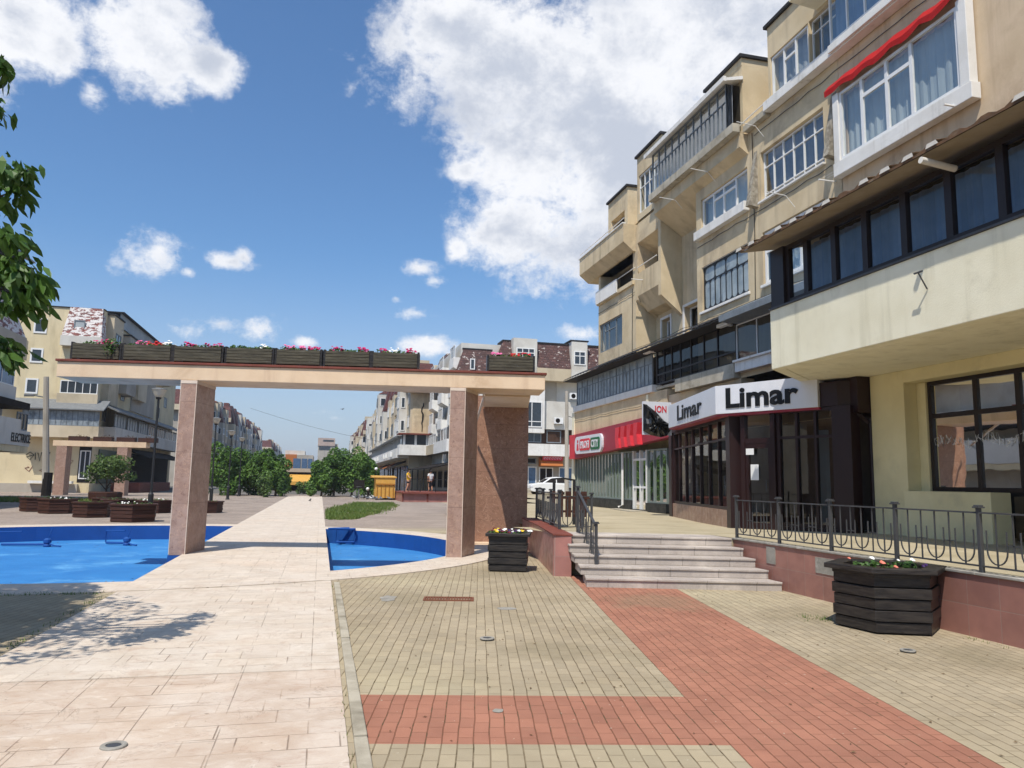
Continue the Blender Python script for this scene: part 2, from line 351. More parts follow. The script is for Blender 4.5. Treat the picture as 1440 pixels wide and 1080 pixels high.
M['earth'] = surf('bare_ground', '#7b7360', '#6a6450', .95, .6)
# ---------------------------------------------------------------- ground
EC = (-4.4, 19.6); EA, EB, ET = 7.9, 7.0, R(-9.5)
def ell(off, n=96):
    o = []
    for k in range(n):
        t = 2 * math.pi * k / n; x, y = (EA + off) * math.cos(t), (EB + off) * math.sin(t)
        o.append((EC[0] + x * math.cos(ET) - y * math.sin(ET), EC[1] + x * math.sin(ET) + y * math.cos(ET)))
    return o
def holed(name, outer, hole, z, mat):
    bm = bmesh.new(); es = []
    for lp in (outer, hole):
        vs = [bm.verts.new((x, y, z)) for x, y in lp]
        es += [bm.edges.new((vs[i], vs[(i + 1) % len(vs)])) for i in range(len(vs))]
    bmesh.ops.triangle_fill(bm, use_beauty=True, edges=es, normal=(0, 0, 1))
    me = bpy.data.meshes.new(name); bm.to_mesh(me); bm.free(); me.materials.append(mat)
    for p in me.polygons:
        if p.normal.z < 0: p.flip()
    o = bpy.data.objects.new(name, me); COL.objects.link(o); o['kind'] = 'structure'; return o
holed('paving', [(-40, -10), (60, -10), (60, 78), (-40, 78)], ell(.5), 0.0, M['pave'])
g = MB(); g.add([(-900, -400, -.7), (900, -400, -.7), (900, 1500, -.7), (-900, 1500, -.7)], [(0, 1, 2, 3)]); g.build('ground', M['earth'], kind='structure')
g = MB(); g.add([(-60, 77.9, -.02), (60, 77.9, -.02), (60, 330, -.02), (-60, 330, -.02)], [(0, 1, 2, 3)]); g.build('road', M['asph'], kind='structure')
e0, e1 = ell(0), ell(1.05); nE = len(e0)
g = MB()
for i in range(nE):
    j = (i + 1) % nE
    a, b_, c, d = e0[i], e0[j], e1[j], e1[i]
    g.quad((*a, .016), (*b_, .016), (*c, .016), (*d, .016)); g.quad((*d, .016), (*c, .016), (*c, -.05), (*d, -.05))
g.build('pool_rim', M['pathB'], kind='structure')
g = MB()
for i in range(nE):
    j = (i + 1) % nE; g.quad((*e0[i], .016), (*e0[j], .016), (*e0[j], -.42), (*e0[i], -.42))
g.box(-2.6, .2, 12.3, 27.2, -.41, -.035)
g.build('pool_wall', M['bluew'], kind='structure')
g = MB(); g.add([(x, y, -.42) for x, y in e0], [list(range(nE))]); g.build('pool_floor', M['bluef'], kind='structure')
g = MB(); g.tube([(-5.3 + .02 * k * k, 13.6 + .22 * k, -.418) for k in range(9)], .012, 4); g.tube([(1.2 + .1 * k, 16 + .35 * k + .05 * math.sin(k), -.418) for k in range(7)], .008, 4); g.build('paint_crack', M['asph'], kind='structure')
# the promenade, in slabs parted by joints
g = MB(); g.box(-2.66, .235, -8, 6.76, -.1, .012); g.build('path', M['pathA'], kind='structure')
arc = [p for p in ell(1.06, 240) if -2.64 <= p[0] <= .23 and p[1] < 16]; arc.sort()
g = MB(); g.prism([(-2.64, 6.78), (.235, 6.78), (.235, arc[-1][1])] + arc[::-1] + [(-2.64, arc[0][1])], -.1, .012); g.build('path', M['pathB'], kind='structure')
arc = [p for p in ell(1.045, 240) if -2.66 <= p[0] <= .235 and p[1] < 16]; arc.sort()
g = MB(); g.prism(arc + [(.235, arc[-1][1]), (.2, 71), (-2.7, 71), (-2.66, arc[0][1])], -.035, .022); g.build('path', M['pathB'], kind='structure')
g = MB(); y = -8.0
while y < 12.2:
    g.box(.275, .36, y, min(y + .985, 12.25), -.1, .028 + rnd.uniform(-.006, .006)); y += 1.0
g.build('kerb', M['kerb'], kind='structure', bevel=.008)
# upper terrace
rows = [(-6, 7.1, .695), (12.08, 7.1, .695), (12.98, 4.3, .69), (17, 5.02, .58), (20, 5.75, .55), (37, 10.9, .55), (46, 13.6, .56), (68, 20, .66)]
g = MB()
for (y0, x0, z0), (y1, x1, z1) in zip(rows, rows[1:]):
    xr = 14 if y1 <= 37 else 60
    g.quad((x0, y0, z0), (xr, y0, z0), (xr, y1, z1), (x0, y1, z1)); g.quad((x0, y0, z0), (x1, y1, z1), (x1, y1, 0), (x0, y0, 0))
g.quad((14, 37, .54), (60, 37, .54), (60, 37, -.1), (14, 37, -.1)); g.build('terrace', M['terr'], kind='structure')
# ---------------------------------------------------------------- steps
st = thing('stone_steps', 'flight of five pale grey granite steps rising to the shop terrace', 'steps', (5.6, 11.0, 0))
for k in range(5):
    Lx, Ly = 4.1 + .035 * k, 11.4 + .385 * k; Rx, Ry = 7.0, 10.58 + .365 * k
    bx, by = 4.32, Ly + .6; z = .14 * (k + 1)
    dx, dy = Rx - Lx, Ry - Ly; L = math.hypot(dx, dy); nx, ny = dy / L, -dx / L
    g = MB(); g.prism([(Lx, Ly), (Rx, Ry), (Rx, Ry + .8), (bx, by + .2)], z - .14 + (.001 if k else -.05), z - .035)
    g.prism([(Lx + nx * .02 - .015, Ly + ny * .02), (Rx, Ry + ny * .02), (Rx, Ry + .8), (bx, by + .2)], z - .034, z)
    g.build('step', M['step'], st, bevel=.006)
# ---------------------------------------------------------------- retaining walls
rw = thing('retaining_wall', 'long red brown tiled retaining wall behind the hexagonal black planter', 'wall', (7.05, 8, 0))
g = MB(); g.box(7.06, 7.3, -4, 12.1, -.05, .675); g.build('wall', M['tile'], rw)
g = MB(); y = -4
while y < 12.1:
    g.box(7.035, 7.2, y, min(y + .99, 12.12), .676, .706); y += 1.0
g.build('coping', M['mortar'], rw, bevel=.006)
g = MB()
for p, q in (((1078, 768), (1091, 794)), ((1147, 783), (1184, 812))):
    A, B_ = atX(*p, 7.06), atX(*q, 7.06); y0, y1 = sorted((A.y, B_.y)); z0, z1 = sorted((A.z, B_.z)); g.box(7.05, 7.06, y0, y1, max(z0, .34), min(.672, z1))
g.each('mortar_patch', M['mortar'], rw)
w2 = thing('retaining_wall', 'short red brown tiled wall end left of the steps beside the small black planter', 'wall', (4.2, 13.5, 0))
w2p = [(3.99, 12.80), (4.27, 12.66), (4.34, 13.0), (5.02, 16.8), (5.34, 18.6), (5.0, 18.7), (4.5, 15.5)]
g = MB(); g.prism(w2p, -.05, .69); g.build('wall', M['tileX'], w2)
g = MB(); g.prism([(4.13 + (x - 4.13) * 1.0 + (-.02 if i in (0, 6, 5) else .02), y + (-.02 if i < 2 else .0)) for i, (x, y) in enumerate(w2p)], .691, .72); g.build('coping', M['coping'], w2, bevel=.005)
# ---------------------------------------------------------------- railings
def railing(name, label, pts, h, loc, postz=None, first=True, unit=.42, mat='metal', group=None):
    """pts: post feet (x,y,z); infill between them"""
    t = thing(name, label, 'railing', loc, group)
    for x, y, z in pts:
        g = MB(); g.box(x - .022, x + .022, y - .022, y + .022, z - .01, z + h); g.box(x - .045, x + .045, y - .045, y + .045, z + h, z + h + .018)
        g.prism([(x - .035, y - .035), (x + .035, y - .035), (x + .035, y + .035), (x - .035, y + .035)], z + h + .018, z + h + .035); g.build('post', M[mat], t, bevel=.004)
    top = MB(); bot = MB(); inf = MB()
    for P, Q in zip(pts, pts[1:]):
        P, Q = V(P), V(Q); d = Q - P; L = d.length; hz = V((d.x, d.y, 0)).normalized(); nr = V((-hz.y, hz.x, 0)); up = V((0, 0, 1))
        def bar(mb, A, B_, w, tck):
            A, B_ = V(A), V(B_); dd = (B_ - A).normalized(); s = nr * tck; q = dd.cross(nr).normalized() * w
            mb.loft([tuple(A + s + q), tuple(A - s + q), tuple(A - s - q), tuple(A + s - q)], [tuple(B_ + s + q), tuple(B_ - s + q), tuple(B_ - s - q), tuple(B_ + s - q)])
        e = d / L * .031
        bar(top, P + e + up * (h - .05), Q - e + up * (h - .05), .009, .022); bar(bot, P + e + up * .07, Q - e + up * .07, .009, .014)
        nU = max(1, round(L / unit)); w = L / nU
        at = lambda s_, z: P + d / L * s_ + up * z
        for i in range(nU):
            c = (i + .5) * w; r_ = w * .30; zb = .10; zt = h - .06
            bar(inf, at(c, .08), at(c, zt), .008, .006)
            if i: bar(inf, at(i * w, .08), at(i * w, zt), .008, .006)
            arc = [at(c + r_ * math.cos(math.pi + math.pi * k / 10), zb + r_ * 1.15 + r_ * 1.15 * math.sin(math.pi + math.pi * k / 10)) for k in range(11)]
            arc = [at(c - r_, h * .66)] + arc + [at(c + r_, h * .66)]
            inf.tube([tuple(p) for p in arc], .009, 4)
            if i: bar(inf, at(i * w - w * .2, h * .45), at(i * w + w * .2, h * .45), .006, .006)
    top.build('top_rail', M[mat], t); bot.build('bottom_rail', M[mat], t); inf.build('infill', M[mat], t)
    return t
railing('metal_railing', 'long dark wrought iron railing on the tiled wall in front of the shops', [(7.11, 12.05 - 1.27 * i, .706) for i in range(8)], .70, (7.06, 8, .7))
railing('metal_railing', 'iron railing on the wall end between the granite pylon and the steps', [(4.48, 14.0, .72), (4.73, 15.4, .72), (4.98, 16.8, .72), (5.22, 18.2, .72)], .72, (4.6, 14.2, .72))
railing('stair_handrail', 'iron handrail sloping down the left side of the granite steps', [(4.47, 11.98, .14), (4.62, 13.35, .72)], .80, (4.5, 12.0, .14))
railing('metal_railing', 'short iron railing panel at the head of the steps before the brown slats', [(4.76, 14.9, .64), (5.55, 15.15, .64)], .74, (5, 15, .64))
g = MB()
for k in range(5): x = 4.95 + k * .19; g.box(x, x + .13, 16.2 + k * .012, 16.23 + k * .012, .85, 1.42)
g.box(4.9, 5.9, 16.24, 16.28, .95, 1.0); g.box(4.9, 5.9, 16.24, 16.28, 1.25, 1.3); g.box(5.0, 5.06, 16.24, 16.3, .6, 1.4); g.box(5.7, 5.76, 16.24, 16.3, .6, 1.4)
g.build('slat_screen', M['woodR'], loc=(5.4, 16.2, .6), label='brown wooden slat screen behind the railing at the head of the steps', cat='screen', bevel=.004)
g = MB(); g.box(5.68, 5.74, 18.3, 18.36, .56, 1.72); g.tube([(5.71, 18.33, 1.7), (5.95, 18.34, 1.72), (6.25, 18.35, 1.68)], .022, 6); g.box(6.22, 6.28, 18.32, 18.38, .56, 1.7)
g.build('handrail', M['metalD'], loc=(5.9, 18.3, .56), label='bent black pipe handrail standing behind the slat screen near the car', cat='handrail')
# ---------------------------------------------------------------- plants
def leafcloud(blobs, n, size, seed, droop=.3, asp=.5, surfy=.55):
    """leaf faces through ellipsoid blobs (x,y,z,rx,ry,rz)"""
    r = random.Random(seed); vs = []; fs = []
    w = [b[3] * b[4] * b[5] for b in blobs]
    for _ in range(n):
        b = r.choices(blobs, w)[0]
        while True:
            p = V((r.uniform(-1, 1), r.uniform(-1, 1), r.uniform(-1, 1))); L = p.length
            if .05 < L <= 1: break
        L2 = L ** surfy; p = p / L * L2
        c = V((b[0] + p.x * b[3], b[1] + p.y * b[4], b[2] + p.z * b[5]))
        out = V((p.x, p.y, p.z * .6 + .25)); nrm = (out.normalized() * .7 + V((r.gauss(0, .5), r.gauss(0, .5), r.gauss(0, .5) + .35))).normalized()
        d = nrm.cross(V((r.gauss(0, 1), r.gauss(0, 1), r.gauss(0, 1)))).normalized(); d = (d - V((0, 0, droop))).normalized()
        sd = d.cross(nrm).normalized(); s = size * r.uniform(.6, 1.3); o = len(vs); nn = sd.cross(d)
        vs += [tuple(c - d * s * .5), tuple(c + sd * s * asp * .5 + nn * s * .08), tuple(c + d * s * .5 - nn * s * .05), tuple(c - sd * s * asp * .5 + nn * s * .08)]
        fs += [(o, o + 1, o + 2, o + 3)]
    return vs, fs
def flowers(par, fr, a0, a1, b0, b1, z, h, cols, seed, nl=170, nf=34, spill=0.0, fs_=.034):
    r = random.Random(seed); g = MB()
    blobs = []
    L = a1 - a0
    k = max(3, int(L / .14))
    for i in range(k):
        a = a0 + L * (i + .5) / k; b = (b0 + b1) / 2
        x, y, zz = fr(a, b, z); blobs.append((x, y, zz + h * .35 * r.uniform(.5, 1.2), .11, .11, h * r.uniform(.45, .75)))
    if spill:
        x, y, zz = fr(a0 + L * spill, b0 - .07, z); blobs += [(x, y, zz - .08, .13, .07, .16), (x + .08, y, zz + .02, .12, .07, .12)]
    g.v, g.f = leafcloud(blobs, nl, .06, seed, .1, .7, .6)
    g.build('foliage', M['leafP'], par, recalc=False)
    bys = {}
    for (c, lo, hi) in cols:
        for _ in range(nf):
            a = a0 + L * r.uniform(lo, hi); b = r.uniform(b0, b1); zz = h * r.uniform(.45, 1.15)
            bys.setdefault(c, []).append((a, b, z + zz))
    for c, ps in bys.items():
        g = MB(fr)
        for a, b, zz in ps:
            s = fs_ * r.uniform(.7, 1.3); o = len(g.v); tx, ty = r.gauss(0, .4), r.gauss(-.25, .4)
            pts = [(a, b, zz - s * .2)]
            for q in range(6):
                t = math.pi * q / 3 + tx; rr = s * (1 if q % 2 else .75)
                pts.append((a + rr * math.cos(t), b + rr * math.sin(t) * .8, zz + rr * math.sin(t) * .5 - rr * ty * .4 + s * .25))
            g.add(pts, [(0, 1 + q, 1 + (q + 1) % 6) for q in range(6)])
        g.build('flower', M['fl_' + c], par, recalc=False)
# ---------------------------------------------------------------- the portal over the pool
BE = R(-9.5); B0 = (-5.42, 17.305, 0); fb = frame(B0, BE); BL = 10.2
def bs(px_):   # distance along the beam front for a picture column, read on the beam's front plane
    P = atP(px_, 515, (B0[0], B0[1], 0), (math.sin(-BE), math.cos(BE), 0)); return (V((P.x, P.y, 0)) - V(B0)).dot(V((math.cos(BE), math.sin(BE), 0)))
pt = thing('concrete_portal', 'peach concrete portal with two brown granite pillars spanning the blue pool', 'portal', (0, 16.5, 0))
g = MB(fb); g.box(0, BL, 0, 1.1, 3.60, 3.925); g.build('beam', M['cream'], pt, bevel=.012)
g = MB(fb); g.box(-.03, BL + .03, -.035, 1.13, 3.926, 3.975); g.box(-.26, -.031, .75, 1.13, 3.84, 3.97); g.build('coping', M['coping'], pt, bevel=.006)
for s0, sk, dp in ((bs(256.5), .06, 1.06), (bs(634.5), .30, .78)):   # the pillars are skewed in plan
    pq = lambda e, d0=0.0: [(s0 - e, -.004 - e - d0), (s0 + .325 + e, -.004 - e - d0), (s0 + .325 + sk + e, dp + e), (s0 + sk - e, dp + e)]
    g = MB(fb); g.prism(pq(0), .0, 3.53); p = g.build('pillar', M['stone'], pt, bevel=.006)
    g = MB(fb); g.prism(pq(.006), 3.531, 3.598); g.build('capital', M['trim'], p)
    g = MB(fb)
    for a in (s0 - .004, s0 + .317): g.box(a, a + .012, -.008, .006, .02, 3.53)  # thin paler strip down each front corner of the pillar
    g.each('corner_strip', M['trim'], p)
    g = MB(fb); g.prism(pq(.012), -.42, -.002); g.build('base', M['bluew'], p)
sw0, sw1 = 9.28, 10.72
g = MB(fb); g.prism([(8.93, 1.14), (10.0, 1.14), (10.2, 3.66), (9.03, 3.66)], 3.56, 3.86); g.build('roof_slab', M['cream'], pt, bevel=.008)
g = MB(fb); g.prism([(8.89, 1.2), (8.925, 1.2), (9.02, 3.6), (8.985, 3.6)], 3.55, 3.64); g.build('edge_strip', M['trim'], pt)
g = MB(fb); g.box(8.72, 10.22, 3.665, 4.1, -.06, 3.86); g.build('pylon', M['stone2'], pt, bevel=.006)
A, B_ = atP(681, 556, fb(0, 2.2, 0), (math.sin(-BE), math.cos(BE), 0)), atP(667, 602, fb(0, 3.4, 0), (math.sin(-BE), math.cos(BE), 0))
g = MB(); g.tube([tuple(A), tuple(B_)], .032, 4); g.build('loose_trim', M['trim'], pt)
g = MB(fb); g.box(8.72, 9.9, 3.3, 3.66, -.05, .06); g.build('plinth', M['cream'], pt)
# flower boxes
fb_specs = [(97, 163, 'first flower box at the left end of the portal with trailing greenery and red geraniums', [('magenta', .35, .75)], .8),
 (170, 236, 'flower box on the portal with red and white geraniums above its right half', [('red', .45, .8), ('white', .82, 1.0), ('pink', .15, .35)], 0),
 (242, 308, 'flower box on the portal with a dark warped front board and magenta blooms', [('magenta', .1, .35), ('magenta', .6, 1.0)], 0),
 (316, 380, 'flower box on the portal full of green leaves with almost no blooms', [('white', .75, .85)], 0),
 (387, 448, 'flower box on the portal with pink blooms left and bright magenta blooms right', [('pink', .1, .35), ('magenta', .72, 1.0), ('pink', .5, .6)], 0),
 (456, 518, 'flower box on the portal with magenta blooms at both ends and leaves between', [('magenta', .05, .35), ('magenta', .75, 1.0)], 0),
 (524, 586, 'flower box on the portal with mixed pink, white and magenta blooms', [('magenta', .1, .3), ('white', .3, .6), ('magenta', .75, 1.0)], 0),
 (688, 750, 'flower box standing apart at the right end of the portal above the pylon', [('pink', .0, .25), ('red', .5, 1.0)], 0)]
for i, (x0, x1, lab, cols, sp) in enumerate(fb_specs):
    s0, s1 = bs(x0), bs(x1); o = fb((s0 + s1) / 2, .3, 3.975)
    t = thing('flower_box', lab, 'flower box', o, 'wooden flower boxes on the portal')
    g = MB(fb)
    for k in range(5):
        w = .004 * (k % 2); tilt = .012 if (i == 2 and k == 4) else 0
        g.box(s0 + .0, s1 - .0, .075 - w - tilt, .105 - w - tilt, 4.015 + k * .064, 4.074 + k * .064); g.box(s0 + .03, s1 - .03, .475, .505, 4.015 + k * .064, 4.074 + k * .064)
        g.box(s0 + .0, s0 + .03, .1, .48, 4.015 + k * .064, 4.074 + k * .064); g.box(s1 - .03, s1, .1, .48, 4.015 + k * .064, 4.074 + k * .064)
    g.build('planks', M['wood'], t, bevel=.004)
    g = MB(fb)
    for a in (s0 - .045, s1 + .002): g.box(a, a + .043, .09, .5, 3.976, 4.36)
    for a in (s0 + .08, (s0 + s1) / 2 - .03, s1 - .14): g.box(a, a + .06, .1, .48, 3.976, 4.012)
    g.each('bracket', M['woodD'], t)
    g = MB(fb); g.box(s0 + .03, s1 - .03, .1, .48, 4.1, 4.30); g.build('soil', M['soil'], t)
    flowers(t, fb, s0 + .04, s1 - .04, .1, .46, 4.31, .11, cols, 100 + i, 300 + (260 if i == 3 else 0), 24, sp)
# ---------------------------------------------------------------- planters
def hexring(mb, r0, r1, z0, z1, o=(0, 0), n=6, rot=0.0):
    P = lambda r_, z: [(o[0] + r_ * math.cos(rot + 2 * math.pi * k / n), o[1] + r_ * math.sin(rot + 2 * math.pi * k / n), z) for k in range(n)]
    b = len(mb.v); mb.add(P(r0, z0) + P(r1, z0) + P(r1, z1) + P(r0, z1), [])
    for k in range(n):
        j = (k + 1) % n
        for a in range(4): c = (a + 1) % 4; mb.f.append([b + a * n + k, b + a * n + j, b + c * n + j, b + c * n + k])
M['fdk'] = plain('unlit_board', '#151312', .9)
def hex_planter(label, loc, rr, h, rot, mat, cols, seed, courses=5, rim=.06, n=6, group=None, nl=150, tuft=0, nf=22):
    t = thing('planter', label, 'planter', loc, group); f = frame(loc, 0)
    g = MB(f); ch = (h - .10) / courses
    for k in range(courses):
        e = [0, .022, .006, .026, .004, .02][k % 6]
        hexring(g, rr - .05, rr - .02 + e, .02 + k * ch, .02 + (k + 1) * ch - .012, rot=rot, n=n)
    g.build('boards', M[mat], t, bevel=.004)
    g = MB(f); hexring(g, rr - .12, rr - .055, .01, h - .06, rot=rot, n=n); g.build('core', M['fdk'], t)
    g = MB(f); hexring(g, rr - .12, rr + rim, h - .055, h, rot=rot, n=n); hexring(g, rr - .06, rr + .0, h - .1, h - .057, rot=rot, n=n); g.build('rim', M[mat], t, bevel=.006)
    g = MB(f); g.add([((rr - .06) * math.cos(rot + 2 * math.pi * k / n), (rr - .06) * math.sin(rot + 2 * math.pi * k / n), h - .06) for k in range(n)], [list(range(n))]); g.build('soil', M['soil'], t)
    if 1: flowers(t, frame((loc[0], loc[1], loc[2])), -rr * .72, rr * .72, -rr * .6, rr * .6, h - .05, .09, cols, seed, nl, nf)
    return t
hx = hex_planter('big black hexagonal board planter against the tiled retaining wall', (6.50, 7.74, 0), .60, .72, R(-21), 'woodD', [('salmon', .1, .5), ('purple', .6, 1.0), ('white', .5, 1.0)], 5, 5, .09, nl=130, nf=3)
hex_planter('small square black planter of pansies beside the left wall of the steps', (3.42, 13.75, 0), .50, .68, R(28), 'woodD', [('maroon', .0, 1.0), ('yellow', .1, .9), ('white', .2, 1.0), ('purple', .3, .8)], 9, 5, .07, n=4, nl=200, nf=9)
pl = [(-11.7, 36.6, .75, .6, 'brown board planter of low plants, partly cut off at the edge beyond the pool'), (-10.4, 34.9, .8, .6, 'brown hexagonal planter with pale flowers near the utility pole'),
      (-8.35, 32.0, .78, .58, 'middle brown hexagonal planter with a weed growing at its foot'), (-6.3, 29.2, .92, .62, 'largest brown hexagonal planter with white flowers next to the tall lamp'),
      (-8.6, 36.6, .8, .55, 'low brown planter behind the row, below the small pine'), (-7.0, 36.0, .85, .55, 'low brown planter with white flowers behind the tall lamp'), (-9.9, 40.5, .8, .5, 'low brown planter at the back of the group by the strip of grass'), (-4.9, 36.5, .8, .52, 'brown planter half hidden by the left portal pillar')]
for i, (x, y, r_, h, lab) in enumerate(pl):
    hex_planter(lab, (x, y, 0), r_ * .88, h, R(12 + 9 * i), 'woodR', [('white', .1, .9)] if i in (1, 3, 5) else [], 30 + i, 4, .05, group='brown planters beyond the pool', nl=110, nf=9)
# ---------------------------------------------------------------- small things on the ground
g = MB(frame((3.25, 12.2, 0), -BA))
def place_disc(name, px_, py_, lab, r_=.075):
    P = atZ(px_, py_, .02); t = thing(name, lab, 'floor light', (P.x, P.y, .012), 'round lights set into the ground'); f = frame((P.x, P.y, .012))
    g = MB(f); g.lathe([(r_, 0), (r_, .008), (r_ * .96, .012), (r_ * .62, .012), (r_ * .6, .006)], 20); g.build('ring', M['mortar'], t)
    g = MB(f); g.lathe([(r_ * .59, .002), (r_ * .55, .009), (.001, .011)], 16); g.build('lens', M['metal'], t)
place_disc('floor_light', 160, 1048, 'round floor light set in the near pink slab of the path'); place_disc('floor_light', 685, 897, 'round floor light set in the tan paving below the grate')
place_disc('floor_light', 1277, 914, 'round floor light in the paving in front of the hexagonal planter'); 
P = atZ(631, 843); f = frame((P.x, P.y, .0), R(-11.7)); M['rust'] = surf('rusty_iron', '#6b4333', '#83513b', .8, 20, bump=.5)
g = MB(f); g.box(-.34, .34, -.15, -.125, .001, .016); g.box(-.34, .34, .125, .15, .001, .016); g.box(-.34, -.315, -.124, .124, .001, .016); g.box(.315, .34, -.124, .124, .001, .016)
for k in range(17): g.box(-.30 + k * .037, -.282 + k * .037, -.124, .124, .001, .014)
g.box(-.314, .314, -.01, .01, .0145, .0165); g.build('drain_grate', M['rust'], loc=(P.x, P.y, 0), label='rusty red iron drain grate in the tan brick paving', cat='grate')
for (px_, py_, w, l, a) in ((712, 856, .16, .13, .2), (546, 842, .12, .3, 0), (700, 1000, .05, .05, 0)):
    P = atZ(px_, py_); f = frame((P.x, P.y, 0), -BA + a); g = MB(f); r = random.Random(px_); g.add([(w * r.uniform(.7, 1.15) * math.cos(k * .7), l * r.uniform(.7, 1.15) * math.sin(k * .7), .004) for k in range(9)], [list(range(9))]); g.build('cement_patch', M['mortar'], kind='structure')
# pipes left standing in the empty pool
def pipe_set(lab, px_, py_, w, rot, box=False):
    P = atZ(px_, py_, -.42); t = thing('pool_pipe', lab, 'pipe', (P.x, P.y, -.42), 'blue painted pipes on the pool floor'); f = frame((P.x, P.y, -.42), rot)
    g = MB(f); g.tube([(-w, .1, .05), (-w * .5, .03, .06), (0, 0, .07)], .035, 8); g.lathe([(.09, .0), (.10, .04), (.07, .1), (.1, .12), (.1, .2), (.05, .24)], 12)
    g.tube([(0, 0, .2), (.06, 0, .34), (.1, .02, .55)], .014, 6); g.tube([(0, 0, .1), (.25, -.1, .04), (.42, -.12, .03)], .022, 6); g.build('pipe', M['bluew'], t, smooth=False)
    g = MB(f); g.tube([(-w - .35, .5, .02), (-w - .35, .5, .36), (-w + .35, .42, .38)], .02, 6); g.build('bracket', M['bluew'], t)
pipe_set('blue pipe with valve lying on the pool floor, the one nearer the frame edge', 66, 769, 1.25, R(-8)); pipe_set('blue pipe with valve on the pool floor close to the left pillar', 178, 767, .75, R(-25))
P = atZ(486, 766, -.42); t = thing('pump_frame', 'blue painted pipe frame standing in the right half of the pool by the path', 'pipe frame', (P.x, P.y, -.42)); f = frame((P.x, P.y, -.42))
g = MB(f); g.tube([(-.3, 0, .12), (.25, 0, .1), (.28, .05, .45), (-.3, .05, .47)], .028, 8, closed=True); g.tube([(-.3, -.2, .1), (-.3, -.2, .5), (.25, -.2, .5), (.25, -.2, .1)], .03, 8, closed=True); g.tube([(-.3, 0, .47), (-.3, -.2, .5)], .03, 6); g.tube([(.25, .05, .45), (.25, -.2, .5)], .03, 6); g.tube([(-.55, .1, .48), (.1, .1, .5)], .035, 8); g.tube([(-.2, 0, .12), (-.2, .3, .05)], .03, 8); g.build('pipe', M['bluew'], t)
# grass and weeds
def blades(name, spots, h, mat='grass'):
    g = MB(); r = random.Random(3)
    for x, y in spots:
        for _ in range(3):
            a = r.uniform(0, 6.28); hh = h * r.uniform(.5, 1.3); w = hh * .14; dx, dy = math.cos(a), math.sin(a); lx, ly = r.gauss(0, .35) * hh, r.gauss(0, .35) * hh
            xx, yy = x + r.gauss(0, .03), y + r.gauss(0, .03)
            g.add([(xx - dx * w, yy - dy * w, 0), (xx + dx * w, yy + dy * w, 0), (xx + lx, yy + ly, hh)], [(0, 1, 2)])
    return g.build(name, M[mat], kind='stuff', recalc=False)
r = random.Random(21); sp = []
while len(sp) < 5200:
    x, y = r.uniform(.3, 4.9), r.uniform(31, 53)
    k = (x - .3 - (y - 31) * .12) / 2.4
    if (y < 36 and x < 2.4 - (36 - y) * .2) or (35 <= y < 53 and abs(x - (.9 + (y - 35) * .17)) < 1.3 + r.gauss(0, .3)) and math.sin(x * 2.1 + y * .9) + math.sin(y * 1.7 - x) > -.9 + r.gauss(0, .4) : sp.append((x, y))
blades('grass', sp, .13)
sp = []
while len(sp) < 2600:
    x, y = r.uniform(-24, -9), r.uniform(42, 60)
    if abs(y - 48 + (x + 9) * .35) < 3.2: sp.append((x, y))
blades('grass', sp, .2)
sp = [(-2.70 + r.gauss(-.02, .025), r.uniform(5.5, 11.2)) for _ in range(70)] + [(r.uniform(-4.8, -2.8), 11.55 + r.gauss(0, .03)) for _ in range(110)] + [(.25 + r.gauss(0, .008), r.choice([r.uniform(3, 12), r.uniform(3, 6)])) for _ in range(30)] + [(6.02 + r.gauss(0, .1), 8.35 + r.gauss(0, .12)) for _ in range(26)] + [(6.95 + r.gauss(0, .03), r.uniform(6.2, 7.2)) for _ in range(10)]
blades('weeds', sp, .035)
# a little litter and dry leaves
g = MB(); 
for _ in range(230):
    x, y = r.uniform(.5, 6.8), r.uniform(3.4, 12.5); s = r.uniform(.008, .02); a = r.uniform(0, 6.3)
    g.add([(x + s * math.cos(a), y + s * math.sin(a), .006), (x - s * .5 * math.sin(a), y + s * .5 * math.cos(a), .012), (x - s * math.cos(a), y - s * math.sin(a), .006), (x + s * .5 * math.sin(a), y - s * .5 * math.cos(a), .009)], [(0, 1, 2, 3)])

for _ in range(260):
    t_ = r.uniform(0, 6.28); rr_ = r.uniform(.0, 1) ** .35; x, y = EC[0] + EA * .97 * rr_ * math.cos(t_), EC[1] + EB * .97 * rr_ * math.sin(t_); s = r.uniform(.012, .035); a = r.uniform(0, 6.3)
    if -2.7 < x < .3: continue
    g.add([(x + s * math.cos(a), y + s * math.sin(a), -.412), (x - s * .5 * math.sin(a), y + s * .5 * math.cos(a), -.405), (x - s * math.cos(a), y - s * math.sin(a), -.412), (x + s * .5 * math.sin(a), y - s * .5 * math.cos(a), -.408)], [(0, 1, 2, 3)])
M['dry'] = plain('dry_leaf', '#6e5638', .8); g.build('litter', M['dry'], kind='stuff', recalc=False)
# ---------------------------------------------------------------- building materials
M['tan'] = surf('tan_render', '#d5c3a2', '#c3b08e', .9, .8, 1, '#ab9a80', .55, (.5, .72), .5, 45, .006, streak='#8d7d68', stamt=.5, stsc=1.6)
M['tanP'] = surf('patched_pinkish_render', '#d4bd9f', '#c8b191', .9, 1.1, 1, '#b39a7e', .8, bump=.4, streak='#8f755c', stamt=.4)
M['yel'] = surf('pale_yellow_render', '#ebe5cb', '#e2dbbf', .88, 1.3, 1, '#cfc8ae', 1.6, (.55, .8), .5, 35, .006, streak='#a9a283', stamt=.35)
M['yelG'] = surf('ochre_yellow_render', '#e0d4a8', '#d6c99c', .88, 1.3, 1, '#c3b892', 1.2, bump=.4, bsc=40)
M['white'] = surf('white_paint', '#e6e4df', '#dad7d0', .7, 1.5, 1, '#b9b4aa', 1.3, (.58, .8), bump=.2, streak='#9c968b', stamt=.4)
